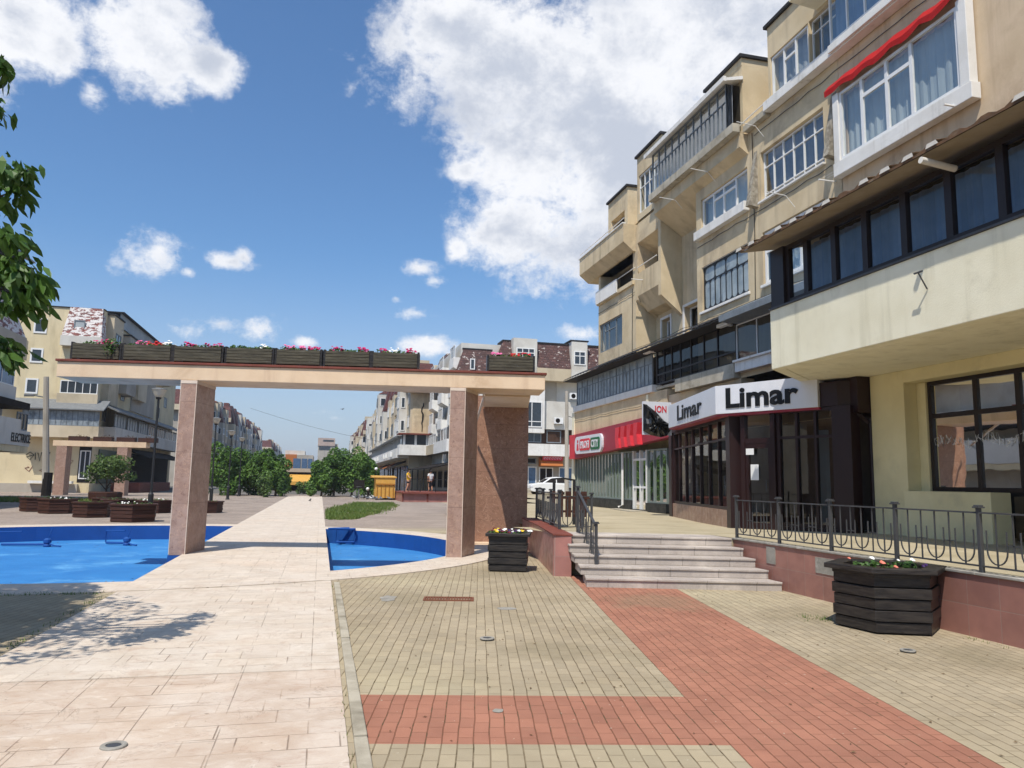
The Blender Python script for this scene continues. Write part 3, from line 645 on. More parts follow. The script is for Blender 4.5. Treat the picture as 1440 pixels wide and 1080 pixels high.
M['pvc'] = plain('white_pvc', '#e2e2e0', .4, 0, .45, .05); M['concr'] = surf('raw_concrete', '#bdb5a4', '#a59d8c', .92, 2, 1, '#7f7768', 1.2, (.5, .75), .6, 30, .008, streak='#5f584b', stamt=.5)
M['rough'] = surf('broken_concrete', '#b5ad9d', '#857c6d', .95, 9, 1, '#6d6558', 3, bump=1.0, bsc=25, bd=.03)
M['dkfr'] = plain('dark_brown_frame', '#241a17', .4, 0, .4, .1); M['redbr'] = plain('dark_red_frame', '#271313', .45, 0, .4, .12); M['grfr'] = plain('grey_green_frame', '#7f8a84', .5, .1, .4, .1); M['greyfr'] = plain('grey_painted_steel', '#7e858a', .55, .1, .4, .25)
M['tar'] = plain('black_roof_felt', '#2c2b2c', .8, 0, .3, .2); M['rustroof'] = surf('rusty_corrugated_sheet', '#6f5138', '#53402f', .8, 6, 1, '#8d7a63', 3, bump=.3); M['soff'] = surf('soffit_boards', '#a39580', '#93856f', .9, 2)
M['whedge'] = plain('bleached_sheet_edge', '#d8d2c6', .7); M['dark'] = plain('dark_interior', '#1c1a19', .9, 0, .1, .2); M['dim'] = surf('dim_interior_wall', '#5d5247', '#483f37', .95, 1.0, bump=0)
M['cur_w'] = surf('white_net_curtain', '#a9abad', '#7d8288', .9, 1, bump=0, streak='#7d848e', stamt=.8, stsc=9); M['cur_b'] = surf('blue_curtain', '#8a9bb0', '#6d7f96', .9, 1, bump=0, streak='#6b83a3', stamt=.9, stsc=10)
M['cur_g'] = surf('grey_curtain', '#7b7674', '#5a5554', .9, 1, bump=0, streak='#4a4747', stamt=.8, stsc=9); M['cur_d'] = surf('dark_curtain', '#43454a', '#2f3136', .95, 1, bump=0); M['cur_t'] = surf('tan_blind', '#8e7a5e', '#6d5c47', .9, 1, bump=0, streak='#54442f', stamt=.7, stsc=5)
M['cur_lb'] = surf('pale_blue_blind', '#a9afb0', '#989fa2', .9, .5, bump=0)
M['glass'] = glass_mat('window_glass', (.92, .95, .94), .004, .15); M['glassD'] = glass_mat('tinted_glass', (.3, .31, .33), .004, .07); M['glassB'] = glass_mat('balcony_glass', (.85, .9, .95), .004, .4); M['glassR'] = glass_mat('shop_glass', (.8, .85, .85), .004, .6)
M['dirty'] = surf('dusty_wired_glass', '#9aa3a8', '#78828a', .35, 3, 1, '#565f66', 1.5, (.5, .7), .2, streak='#4d555c', stamt=.7, stsc=8, spec=.6)
M['frost'] = surf('frosted_curtained_glass', '#a4aeb0', '#828e93', .3, 2, 1, '#707b82', 1.5, (.5, .7), .2, streak='#636c72', stamt=.7, stsc=9, spec=.6)
M['red'] = plain('red_fabric', '#b0201f', .75, 0, .2, .12); M['redp'] = plain('crimson_fascia', '#97313f', .5, 0, .4, .08); M['redhi'] = plain('bright_red_plastic', '#d23842', .4); M['ink'] = plain('black_lettering', '#101012', .5, 0, .3, .02); M['signw'] = plain('white_sign_sheet', '#d6d7dc', .35, 0, .45, .04)
M['green'] = plain('green_sign', '#24663f', .45); M['marble'] = granite_mat('pink_marble_base', lin('#9b7d6c'), lin('#8a6c5c'), lin('#b09584')); M['blk'] = tile_mat('black_base_tile', '#24282a', '#1d2022', .5, .4, grout='#3a3a38')
M['bag'] = plain('black_plastic_bag', '#0e0f11', .28, 0, .6, .1); M['peach'] = M['cream']
def window(par, fr, a0, a1, c0, c1, b, cols=2, trans=None, fm='pvc', gm='glass', cur='cur_d', fw=.055, dep=.06, mull=.04, round_=0.0, low=None, split=None, depth_in=.16, tilt=None):
    g = MB(fr); B1 = b; B0_ = b - dep
    g.box(a0, a1, B0_, B1, c0, c0 + fw); g.box(a0, a1, B0_, B1, c1 - fw, c1); g.box(a0, a0 + fw, B0_, B1, c0 + fw, c1 - fw); g.box(a1 - fw, a1, B0_, B1, c0 + fw, c1 - fw)
    fr_ = [i / cols for i in range(1, cols)] if isinstance(cols, int) else cols
    xs = [a0 + fw / 2 + (a1 - a0 - fw) * t for t in fr_]; zt = None
    for x in xs: g.box(x - mull / 2, x + mull / 2, B0_ + .004, B1 - .004, c0 + fw, c1 - fw)
    ed = [a0 + fw] + xs + [a1 - fw]
    if trans:
        zt = c0 + (c1 - c0) * trans
        for p, q in zip(ed, ed[1:]):
            if split and ed.index(p) not in split: continue
            g.box(p + (mull / 2 if p != ed[0] else 0), q - (mull / 2 if q != ed[-1] else 0), B0_ + .006, B1 - .006, zt - mull / 2, zt + mull / 2)
    if low:
        zl = c0 + (c1 - c0) * low
        for p, q in zip(ed, ed[1:]): g.box(p + .02, q - .02, B0_ + .008, B1 - .002, zl - .015, zl + .015)
    if round_:
        for p, q in zip(ed, ed[1:]):
            for lo, hi in ([(c0 + fw, zt), (zt, c1 - fw)] if zt else [(c0 + fw, c1 - fw)]):
                m = (p + q) / 2 if (zt and lo < zt - .01 and hi <= zt + .01) else None
                cells = [(p, m), (m, q)] if m else [(p, q)]
                if m: g.box(m - .012, m + .012, B0_ + .01, B1 - .008, lo, hi)
                for u, w in cells:
                    for (x, z, sx, sz) in ((u, lo, 1, 1), (w, lo, -1, 1), (u, hi, 1, -1), (w, hi, -1, -1)):
                        g.prism([(x, z), (x + sx * round_, z), (x + sx * round_ * .35, z + sz * round_ * .35), (x, z + sz * round_)], B0_ + .012, B1 - .01, 'b')
    w = g.build('window', M[fm], par)
    g = MB(fr); g.quad((a0 + .01, b - dep * .55, c0 + .01), (a1 - .01, b - dep * .55, c0 + .01), (a1 - .01, b - dep * .55, c1 - .01), (a0 + .01, b - dep * .55, c1 - .01)); g.build('pane', M[gm], w)
    if cur:
        g = MB(fr); n = max(6, int((a1 - a0) / .07)); bb = b - dep - depth_in; vs = []
        for i in range(n + 1):
            x = a0 - .02 + (a1 - a0 + .04) * i / n; d = .022 * math.sin(i * 1.9) + .012 * math.sin(i * .7)
            vs += [(x, bb + d, c0 - .02), (x, bb + d, c1 + .02)]
        g.add(vs, [(2 * i, 2 * i + 2, 2 * i + 3, 2 * i + 1) for i in range(n)]); g.build('curtain', M[cur], w, recalc=False)
    return w
def aircon(label, fr, a, c, b, group='air conditioners on the far block', loc=None):
    o = fr(a, b, c); t = thing('air_conditioner', label, 'air conditioner', o, group)
    g = MB(fr); g.box(a - .42, a + .42, b + .06, b + .36, c, c + .58); g.build('case', M['pvc'], t, bevel=.015)
    g = MB(fr); n = 16; g.add([(a - .1 + .22 * math.cos(2 * math.pi * k / n), b + .364, c + .29 + .22 * math.sin(2 * math.pi * k / n)) for k in range(n)], [list(range(n))]); g.build('fan_grille', M['dark'], t)
    g = MB(fr); g.box(a - .3, a - .26, b, b + .4, c - .04, c - .002); g.box(a + .26, a + .3, b, b + .4, c - .04, c - .002); g.each('bracket', M['metal'], t); return t
# ---------------------------------------------------------------- near block on the right
FX = 12.4
fm = lambda a, b, c: (FX - b, a, c)
ab = thing('apartment_block', 'long tan apartment block with glazed loggias rising above the shops beside the steps', 'apartment block', (12.4, 20, .6))
holes = [(11.75, 15.4, 9.7, 11.45, .05), (16.3, 19.25, 10.05, 11.6, .22), (19.98, 22.95, 10.35, 11.48, .2), (16.35, 19.25, 7.5, 9.1, .18), (20.05, 22.95, 7.5, 9.05, .18)]
g = MB(fm); g.wall(15.66, 23.3, 4.9, 12.56, 0, holes); g.wall(28.6, 33.0, 4.9, 9.95, 0, [(30.1, 32.9, 7.65, 9.0, .15)]); g.wall(28.6, 33.0, 9.95, 11.6, 0, [(28.9, 32.75, 10.05, 11.35, 1.0)])
g.quad((33, 0, 4), (33, -12, 4), (33, -12, 12.6), (33, 0, 12.6)); g.quad((23.3, 0, 4.9), (23.3, -.9, 4.9), (23.3, -.9, 12.5), (23.3, 0, 12.5)); g.quad((28.6, 0, 4.9), (28.6, -.9, 4.9), (28.6, -.9, 9.3), (28.6, 0, 9.3))
g.wall(23.3, 28.6, 4.9, 12.5, -.9, [(24.85, 26.0, 7.3, 8.4, .3), (27.2, 28.0, 7.25, 8.3, .3)])
# top storey: the three blocks standing above the roof edge
def topblock(mb, a0, a1, b, z1, dp=3.0, holes=()):
    mb.wall(a0, a1, 12.55, z1, b, holes, .3); mb.quad((a0, b, 12.55), (a0, b - dp, 12.55), (a0, b - dp, z1), (a0, b, z1)); mb.quad((a1, b, 12.55), (a1, b, z1), (a1, b - dp, z1), (a1, b - dp, 12.55))
    mb.quad((a0, b, z1), (a1, b, z1), (a1, b - dp, z1), (a0, b - dp, z1))
topblock(g, -2, 18.72, 0, 15.3, 3, [(16.8, 18.6, 13.0, 14.3), (15.6, 16.75, 13.0, 14.3), (10.5, 15.55, 12.85, 14.4)])
topblock(g, 20.15, 25.95, 0, 14.95, 3); topblock(g, 26.0, 28.38, .02, 15.32, 2.5, [(26.3, 28.22, 12.82, 14.48)]); topblock(g, 30.9, 33.3, -.6, 15.15, 2.5, [(31.25, 32.9, 13.0, 14.15)])
g.quad((18.7, -2.4, 12.55), (34, -2.4, 12.55), (34, -2.4, 15.0), (18.7, -2.4, 15.0)); g.quad((18.7, -.05, 12.57), (34, -.05, 12.57), (34, -3, 12.57), (18.7, -3, 12.57))
wl = g.build('wall', M['tan'], ab)
g = MB(fm); g.wall(-2, 15.64, 6.6, 12.56, .0, [(11.75, 15.4, 9.7, 11.45, .05)]); g.build('wall', M['tanP'], ab)
g = MB(fm)
for a0, a1, b, z, dp in ((-2, 18.72, 0, 15.3, 3), (20.15, 22.4, .02, 15.2, 3), (26.0, 28.38, .02, 15.32, 2.5), (30.9, 33.3, -.6, 15.15, 2.5)): g.box(a0 - .08, a1 + .08, b - dp, b + .09, z + .002, z + .10)
g.box(22.5, 25.9, -2.3, .1, 14.955, 15.0); g.each('roof_edge', M['tar'], ab)
g = MB(fm); g.box(20.15, 22.4, -2.8, .012, 14.952, 15.198); g.build('parapet', M['tan'], ab)
# the boxed balconies at the far end
g = MB(fm)
g.prism([(.0, 10.3), (.0, 9.35), (-.42, 8.72), (-.9, 8.6), (-.9, 10.3)], 26.42, 28.4, 'a')
g.prism([(0.002, 12.45), (0.002, 11.62), (-.9, 11.2), (-.9, 12.45)], 26.42, 28.4, 'a')
g.prism([(0.004, 12.4), (0.004, 8.9), (-.895, 8.15), (-.895, 12.4)], 26.18, 26.415, 'a'); g.prism([(.003, 12.4), (.003, 9.2), (-.895, 8.5), (-.895, 12.4)], 28.405, 28.6, 'a')
g.prism([(.55, 12.5), (.55, 11.72), (.1, 11.35), (-.6, 11.35), (-.6, 12.5)], 28.62, 34.2, 'a')
g.box(28.75, 33.0, .004, .10, 9.95, 10.12)
g.prism([(-.0, 12.5), (.30, 12.5), (.30, 12.05), (-.9, 11.25), (-.9, 12.5)], 19.9, 26.15, 'a')
g.each('balcony', M['tan'], ab)
g = MB(fm); g.box(28.62, 34.25, .45, .6, 12.51, 12.56)
g.tube([(28.6, .05, 10.62), (32.8, .05, 10.62)], .02, 5); g.tube([(26.5, .03, 10.55), (28.35, .03, 10.55)], .02, 5); g.tube([(28.62, .52, 12.75), (34.2, .52, 12.75)], .02, 5); g.tube([(26.1, .1, 12.7), (18.8, .1, 12.95), (18.72, .1, 12.9)], .022, 5)
g.each('handrail', M['white'], ab)
g = MB(fm); g.box(30.4, 33.0, .105, .16, 10.0, 10.6); g.build('balcony_panel', M['white'], ab)
g = MB(fm); g.quad((28.7, -1.0, 9.9), (33, -1.0, 9.9), (33, -1.0, 11.6), (28.7, -1.0, 11.6)); g.quad((26.4, -.88, 10.2), (28.4, -.88, 10.2), (28.4, -.88, 11.7), (26.4, -.88, 11.7)); g.quad((31, -1.2, 12.8), (33.2, -1.2, 12.8), (33.2, -1.2, 14.4), (31, -1.2, 14.4)); g.each('recess', M['dim'], ab)
# bands, fins, sills
g = MB(fm); g.box(12.3, 18.62, .0, .28, 12.56, 12.84); g.box(12.35, 15.56, .281, .36, 12.6, 12.8); g.each('sill', M['white'], ab, bevel=.01)
g = MB(fm); g.box(19.85, 26.1, .302, .55, 12.5, 12.78); g.box(18.63, 19.84, .0, .2, 12.5, 12.7); g.each('sill', M['concr'], ab, bevel=.01)
g = MB(fm); g.box(11.45, 15.64, .03, .26, 9.33, 9.68); g.box(19.9, 23.15, .0, .2, 10.03, 10.33); g.box(16.25, 19.3, .0, .1, 9.98, 10.045); g.box(19.95, 23.05, .0, .07, 7.40, 7.49); g.box(16.3, 19.3, 0, .08, 7.40, 7.49); g.box(15.41, 15.62, .03, .24, 9.69, 11.5); g.box(11.5, 11.74, .03, .24, 9.69, 11.55); g.each('sill', M['white'], ab, bevel=.012)
g = MB(fm)
for a in (15.75, 19.4): g.prism([(.0, 11.75), (.0, 9.95), (.32, 10.0)], a, a + .2, 'a')
g.each('fin', M['rough'], ab)
g = MB(fm); g.tube([(23.5, -.8, 11.2), (23.5, -.8, 5.5)], .06, 8); g.build('drainpipe', M['white'], ab)
g = MB(fm)
for u, z, s in ((24.3, 11.95, .8), (26.0, 11.55, .0), (21.9, 12.05, .9), (19.0, 12.3, .8), (17.6, 9.6, .8)):
    if s: g.tube([(u, .3, z), (u - .05, .95, z + .02)], .014, 5); g.tube([(u, .3, z), (u, .02, z - .3)], .01, 4)
for u, z in ((15.9, 9.35), (11.9, 9.35), (30.6, 11.7), (27.9, 9.9)): g.box(u - .02, u + .02, .0, .5, z, z + .03)
g.tube([(15.8, .45, 9.37), (12.0, .45, 9.37)], .004, 3); g.tube([(15.8, .35, 9.37), (12.0, .35, 9.37)], .004, 3)
g.each('drying_rack', M['white'], ab)
# loggia glazing, upper storeys
window(ab, fm, 11.75, 15.4, 9.7, 11.48, .2, [.35, .56, .79], .72, cur='cur_lb', fw=.07, mull=.09, split=(1, 2))
window(ab, fm, 16.32, 19.23, 10.07, 11.58, -.1, 6, .68, 'pvc', cur='cur_g', fw=.04, mull=.035, low=.13)
window(ab, fm, 20.0, 22.93, 10.35, 11.46, -.06, [.25, .52, .75], .74, cur='cur_lb', fw=.06, mull=.07, split=(1, 2))
window(ab, fm, 16.37, 19.23, 7.52, 9.08, -.06, 5, .62, 'pvc', cur='cur_lb', fw=.09, mull=.07)
window(ab, fm, 20.07, 22.93, 7.52, 9.03, -.06, 4, .66, 'metalD', 'frost', None, .05, .05, .03, .14); g = MB(fm); g.box(20.0, 23.0, -.055, -.02, 9.035, 9.1); g.box(20.0, 20.06, -.055, -.02, 7.5, 9.03); g.build('window_edge', M['pvc'], ab)
window(ab, fm, 24.87, 25.98, 7.32, 8.38, -1.1, 1, None, 'pvc', cur='cur_d', fw=.06); window(ab, fm, 27.22, 27.98, 7.27, 8.28, -1.1, 1, None, 'pvc', cur='cur_d', fw=.06)
g = MB(fm)
for a0, a1, z0, z1 in ((24.85, 26.0, 7.3, 8.4), (27.2, 28.0, 7.25, 8.3)):
    g.box(a0 - .1, a0 - .002, -.9, -.85, z0 - .1, z1 + .1); g.box(a1 + .002, a1 + .1, -.9, -.85, z0 - .1, z1 + .1); g.box(a0, a1, -.9, -.85, z1 + .002, z1 + .1); g.box(a0 - .12, a1 + .12, -.9, -.82, z0 - .16, z0 - .101)
g.each('window_surround', M['white'], ab)
window(ab, fm, 30.12, 32.88, 7.67, 8.98, -.05, [.3, .62, .8], .7, 'greyfr', cur='cur_d', fw=.05, split=(1, 2))
window(ab, fm, 16.82, 18.58, 13.02, 14.28, -.04, [.34, .67], .68, cur='cur_w', fw=.06, mull=.06, split=(1,)); window(ab, fm, 15.62, 16.73, 13.02, 14.28, -.08, 3, .7, 'pvc', cur='cur_b', fw=.03, mull=.025)
window(ab, fm, 10.5, 15.53, 12.86, 14.38, .3, 8, None, 'pvc', cur='cur_b', fw=.045, mull=.04)
window(ab, fm, 20.3, 25.85, 12.8, 14.3, .5, 10, .62, 'greyfr', cur='cur_w', fw=.035, mull=.03, round_=.08)
g = MB(fm); g.quad((20.3, .5, 12.8), (20.3, 0, 12.8), (20.3, 0, 14.3), (20.3, .5, 14.3)); g.build('pane', M['glassD'], ab)
g = MB(fm); g.prism([(.62, 14.30), (.62, 14.40), (.0, 14.55), (.0, 14.44)], 20.1, 26.1, 'a'); g.box(20.05, 26.15, .621, .72, 14.26, 14.42); g.build('gutter_roof', M['white'], ab)
window(ab, fm, 26.32, 28.2, 12.84, 14.46, -.02, 4, .66, 'pvc', cur='cur_b', fw=.035, mull=.03)
g = MB(fm); g.prism([(.0, 14.42), (.85, 14.5), (.85, 14.66), (.0, 14.66)], 11.5, 16.4, 'a'); g.build('canopy_slab', M['yel'], ab)
# first floor beyond the yellow balcony
g = MB(fm); g.box(26.6, 36.0, -.3, .22, 5.14, 5.42); g.each('sill', M['white'], ab, bevel=.01)
g = MB(fm); g.box(20.6, 24.6, -.2, .25, 4.9, 5.36); g.box(24.62, 26.5, -.2, .1, 5.2, 5.3); g.each('sill', M['concr'], ab, bevel=.01)
g = MB(fm); g.box(14, 20.58, -.2, .22, 5.06, 5.42); g.box(14, 20.58, .221, .3, 5.36, 5.43); g.each('sill', M['white'], ab, bevel=.01)
window(ab, fm, 26.65, 35.6, 5.43, 6.62, .18, 12, .70, 'greyfr', 'dirty', None, .04, .05, .035, .1)
window(ab, fm, 20.62, 26.4, 5.37, 6.75, .12, [.2, .36, .52, .66, .78, .89], .28, 'dkfr', 'glassD', 'dim', .06, .06, .05)
window(ab, fm, 15.0, 20.55, 5.44, 6.55, .16, [.3, .52, .8], None, 'pvc', 'glassD', None, .03, .05, .035)
g = MB(fm); g.box(14, 20.55, -1.6, -1.5, 5.3, 6.8); g.box(14, 14.1, -1.5, 0.1, 5.3, 6.8); g.box(14, 36, -1.5, -.35, 5.0, 5.13); g.box(26.6, 36, -.5, -.4, 5.4, 6.7); g.build('interior', M['dark'], ab)
g = MB(fm); n = 40
for i in range(n * 2):
    a0, a1 = 20.4 + 15.7 * i / (2 * n), 20.4 + 15.7 * (i + 1) / (2 * n); za, zb = (.03 if i % 2 else 0), (0 if i % 2 else .03)
    g.quad((a0, .75, 6.72 + za), (a1, .75, 6.72 + zb), (a1, 0, 7.1 + zb), (a0, 0, 7.1 + za)); g.quad((a0, .75, 6.72 + za), (a1, .75, 6.72 + zb), (a1, .75, 6.70 + zb), (a0, .75, 6.70 + za))
g.box(20.4, 36.1, .0, .74, 6.66, 6.69); g.build('corrugated_roof', M['tar'], ab)
g = MB(fm); g.prism([(.85, 6.55), (.85, 6.75), (.0, 7.15), (.0, 6.55)], 12.5, 20.38, 'a'); g.build('fascia', M['greyfr'], ab)
g = MB(fm); g.box(25.5, 36.2, -.4, .12, 3.9, 5.135); g.box(20.5, 25.5, -.4, .05, 3.9, 4.89); g.build('wall', M['concr' if 0 else 'tan'], ab)
g = MB(fm); g.box(36.0, 36.35, -.3, .16, .5, 5.13); g.box(27.1, 27.3, .121, .16, 4.1, 5.1); g.each('pilaster', M['yel'], ab)
g = MB(fm); g.box(-4, 33, -6, -2.5, .5, 12.5); g.box(33, 36, -6, -1.0, .5, 6.6); g.build('core', M['tan'], ab)
# yellow balcony over the walkway
BX, GX = 8.8, 11.25
g = MB(); g.prism([(BX, -4), (BX, 13.45), (GX, 15.5), (12.38, 15.5), (12.38, -4)], 3.97, 4.25) if 0 else g.prism([(BX + .23, -4), (BX + .23, 13.3), (GX - .1, 15.1), (12.38, 15.5), (12.38, -4)], 3.97, 4.25)
g.prism([(BX, -4), (BX, 13.45), (GX - .3, 15.25), (GX - .12, 15.1), (BX + .22, 13.3), (BX + .22, -4)], 3.968, 5.19); bal = g.build('balcony', M['yel'], ab, bevel=.012)
g = MB(); g.prism([(BX - .03, -4), (BX - .03, 13.46), (GX - .3, 15.3), (GX - .2, 15.1), (BX + .3, 13.3), (BX + .3, -4)], 5.191, 5.225); g.build('sill', M['metal'], bal)
fy = lambda a, b, c: (BX - b, a, c)
window(bal, fy, -3.5, 12.95, 5.226, 6.42, -.06, [.06, .12, .18, .24, .30, .36, .42, .48, .536, .59, .64, .70, .755, .81, .865, .915, .965], None, 'dkfr', 'glassB', 'cur_b', .09, .10, .13, depth_in=.35)
g = MB(); g.box(BX - .0, BX + .15, 12.96, 13.4, 5.226, 6.42); g.build('corner_post', M['dkfr'], bal)
g = MB(); g.box(BX + .9, BX + 1.0, -3.5, 13, 5.2, 6.7); g.build('interior', M['dark'], bal)
g = MB(); nr = 150; y0, y1 = -4.0, 13.75
for i in range(nr):
    a0, a1 = y0 + (y1 - y0) * i / nr, y0 + (y1 - y0) * (i + 1) / nr; k = i % 4; h = [(0, .0), (.0, .05), (.05, .05), (.05, 0)][k]
    g.quad((8.3, a0, 6.50 + h[0]), (8.3, a1, 6.50 + h[1]), (12.4, a1, 7.42 + h[1]), (12.4, a0, 7.42 + h[0]))
    g.quad((8.3, a0, 6.50 + h[0]), (8.3, a1, 6.50 + h[1]), (8.3, a1, 6.462), (8.3, a0, 6.462))
rf = g.build('corrugated_roof', M['rustroof'], bal, recalc=False)
g = MB(); rr = random.Random(31)
for i in range(0, nr, 4):
    a0 = y0 + (y1 - y0) * i / nr; d = (y1 - y0) / nr
    k_ = rr.uniform(-.02, .02); g.add([(8.285, a0 + d, 6.50), (8.285, a0 + 3 * d, 6.50), (8.285, a0 + 2.6 * d + k_, 6.565), (8.285, a0 + 1.2 * d + k_, 6.565), (8.5, a0 + 2.6 * d, 6.62), (8.5, a0 + 1.2 * d, 6.62)], [(0, 1, 2, 3), (3, 2, 4, 5)]) if rr.random() < .8 else None
g.each('sheet_edge', M['whedge'], rf, recalc=False)
g = MB(); g.quad((8.32, y0, 6.46), (8.32, y1, 6.46), (12.38, y1, 7.2), (12.38, y0, 7.2)); g.quad((8.32, y1 - .01, 6.46), (12.38, y1 - .01, 7.2), (12.38, y1 - .01, 7.4), (8.32, y1 - .01, 6.5)); g.build('soffit', M['soff'], rf, recalc=False)
g = MB(); g.tube([(8.85, 8.72, 6.3), (8.25, 8.72, 6.36)], .05, 12); g.build('flue_pipe', M['whedge'], bal)
g = MB(); g.tube([(8.79, 9.3, 4.62), (8.62, 9.28, 4.86)], .012, 5); g.tube([(8.62, 9.36, 4.86), (8.62, 9.2, 4.86)], .016, 5); g.build('bracket', M['metal'], bal)
# ochre ground floor under it
g = MB(); g.box(GX, 12.38, 12.65, 13.6, .6, 3.968); g.box(GX - .001, 12.38, -4, 12.649, 3.72, 3.969); g.box(GX + .3, 12.38, 12.42, 12.648, .6, 3.719); g.build('pillar', M['yelG'], ab, bevel=.01)
g = MB(); g.box(GX - .12, GX + .32, 10.65, 12.646, .6, 1.57); g.build('low_wall', M['yelG'], ab, bevel=.015)
fg = lambda a, b, c: (GX + .34 - b, a, c)
window(ab, fg, 9.95, 12.4, 1.575, 3.715, .0, [.18, .55], .68, 'dkfr', 'glassR', None, .08, .08, .09)
window(ab, fg, 4.0, 9.93, .62, 3.715, .0, [.2, .45, .7], .68, 'dkfr', 'glassR', None, .1, .08, .1)
g = MB(); g.box(GX + 1.9, GX + 2.0, 3, 13.5, .55, 3.7); g.box(GX + .4, GX + 1.9, 12.66, 13.5, .55, 3.7); g.box(GX + .36, GX + 1.9, 3, 12.6, .5, .58); g.build('interior', M['dim'], ab)
g = MB(); g.box(GX + 1.2, GX + 1.6, 10.2, 11.4, .6, 1.5); g.box(GX + 1.3, GX + 1.7, 8.0, 9.2, .6, 1.9); g.box(GX + 1.75, GX + 1.89, 10.9, 11.6, 1.6, 3.0); g.each('counter', M['cur_t'], ab)
g = MB(); rr = random.Random(4)
for k in range(15):
    a = 12.22 - k * .145; pts = []
    for q in range(9): pts.append((GX + .33, a + rr.uniform(-.07, .07), 2.52 + rr.uniform(-.11, .11) + .06 * math.sin(k)))
    g.tube(pts, .004, 3)
g.each('scratched_scrawl', M['pvc'], ab)
# Shop with the angled front
Cx, Cy = 9.76, 16.7; lh = R(90 - 14.5)
fl = frame((Cx, Cy, 0), lh)                                 # a runs away from the corner; outward is +b
LD = 7.5; rdir = math.atan2(14.0 - Cy, 10.75 - Cx); LR = math.hypot(14.0 - Cy, 10.75 - Cx); fr_ = frame((Cx, Cy, 0), rdir)
frr = lambda a, b, c: fr_(a, -b, c)
zt = .58
g = MB(fl); g.box(.35, LD - .3, -.25, .02, zt - .05, zt + .42); g.build('shop_base', M['marble'], ab)
window(ab, fl, .34, LD - .45, zt + .42, 3.36, -.02, [.15, .3, .45, .6, .74, .88], .76, 'redbr', 'glassR', None, .08, .1, .055)
g = MB(fl); g.box(LD - .44, LD, -.3, .05, zt - .05, 3.36); g.box(-.02, .33, -.3, .06, zt - .05, 3.36); g.each('pillar', M['redbr'], ab)
d_ = MB(frr); d_.box(.3, .42, -.08, .04, zt, 3.3); d_.box(1.15, 1.27, -.08, .04, zt, 3.3); d_.box(.42, 1.15, -.07, .03, 2.62, 2.74); d_.box(.42, .5, -.06, .02, zt, 2.62); d_.box(1.07, 1.15, -.06, .02, zt, 2.62); d_.box(.5, 1.07, -.06, .02, zt, zt + .18); d_.box(.5, 1.07, -.06, .02, 2.5, 2.62); dr = d_.build('door', M['redbr'], ab)
d_ = MB(frr); d_.quad((.42, -.03, zt), (1.15, -.03, zt), (1.15, -.03, 3.3), (.42, -.03, 3.3)); d_.build('pane', M['glassR'], dr)
d_ = MB(frr); d_.quad((.55, .0, 1.75), (.78, .0, 1.75), (.78, .0, 2.12), (.55, .0, 2.12)); d_.quad((.45, .035, 2.35), (.68, .035, 2.35), (.68, .035, 2.5), (.45, .035, 2.5)); d_.build('paper_notice', M['pvc'], dr)
d_ = MB(frr); d_.tube([(1.04, .07, 1.5), (1.04, .07, 1.75)], .015, 6); d_.build('handle', M['metal'], dr)
window(ab, frr, 1.29, LR - .1, zt + .14, 3.36, -.02, [.34, .68], .76, 'redbr', 'glassR', None, .08, .1, .06)
g = MB(frr); g.box(1.28, LR, -.3, .0, zt - .05, zt + .135); g.box(LR - .09, LR + .3, -.3, .03, zt, 3.36); g.build('shop_base', M['redbr'], ab)
E_ = frr(LR, 0, 0); g = MB(); g.box(E_[0] + .2, GX + .6, 13.62, 14.6, 3.2, 3.968); g.build('panel', M['redbr'], ab)
g = MB(); g.tube([(GX + .1, 13.75, 3.1), (GX + .1, 13.75, .6)], .05, 8); g.tube([(GX - .35, 13.9, 3.3), (GX - .1, 13.8, 3.15), (GX + .05, 13.75, 3.0)], .045, 8); g.each('drainpipe', M['redbr'], ab)
PL = [(Cx, Cy), fl(LD, 0, 0)[:2], (12.5, fl(LD, 0, 0)[1]), (12.5, 13.62), (GX, 13.62), E_[:2]]
g = MB(); g.prism(PL, 3.37, 3.9); g.build('shop_roof', M['redbr'], ab)
g = MB(); g.prism([(x, y) for x, y in PL], .5, .575); q = fl(LD, -2.4, 0); g.box(12.5, 12.6, 13.6, 24.2, .55, 3.36); g.build('interior', M['dim'], ab)
g = MB(fl)
for a, w, m_ in ((1.2, .8, 0), (2.7, .7, 0), (4.3, 1.0, 0)): n = 12; g.add(sum([[(a + w * i / n, -.45 + .05 * math.sin(i * 2.2), 1.0), (a + w * i / n, -.45 + .05 * math.sin(i * 2.2), 2.7)] for i in range(n + 1)], []), [(2 * i, 2 * i + 2, 2 * i + 3, 2 * i + 1) for i in range(n)])
g.each('drape', M['cur_t'], ab, recalc=False)
g = MB(frr); n = 12
for a, w in ((2.0, .22), (2.35, .3)): g.add(sum([[(a + w * i / n, -.6 + .04 * math.sin(i * 2), .7), (a + w * i / n, -.6 + .04 * math.sin(i * 2), 2.9)] for i in range(n + 1)], []), [(2 * i, 2 * i + 2, 2 * i + 3, 2 * i + 1) for i in range(n)])
g.each('drape', M['cur_lb'], ab, recalc=False)
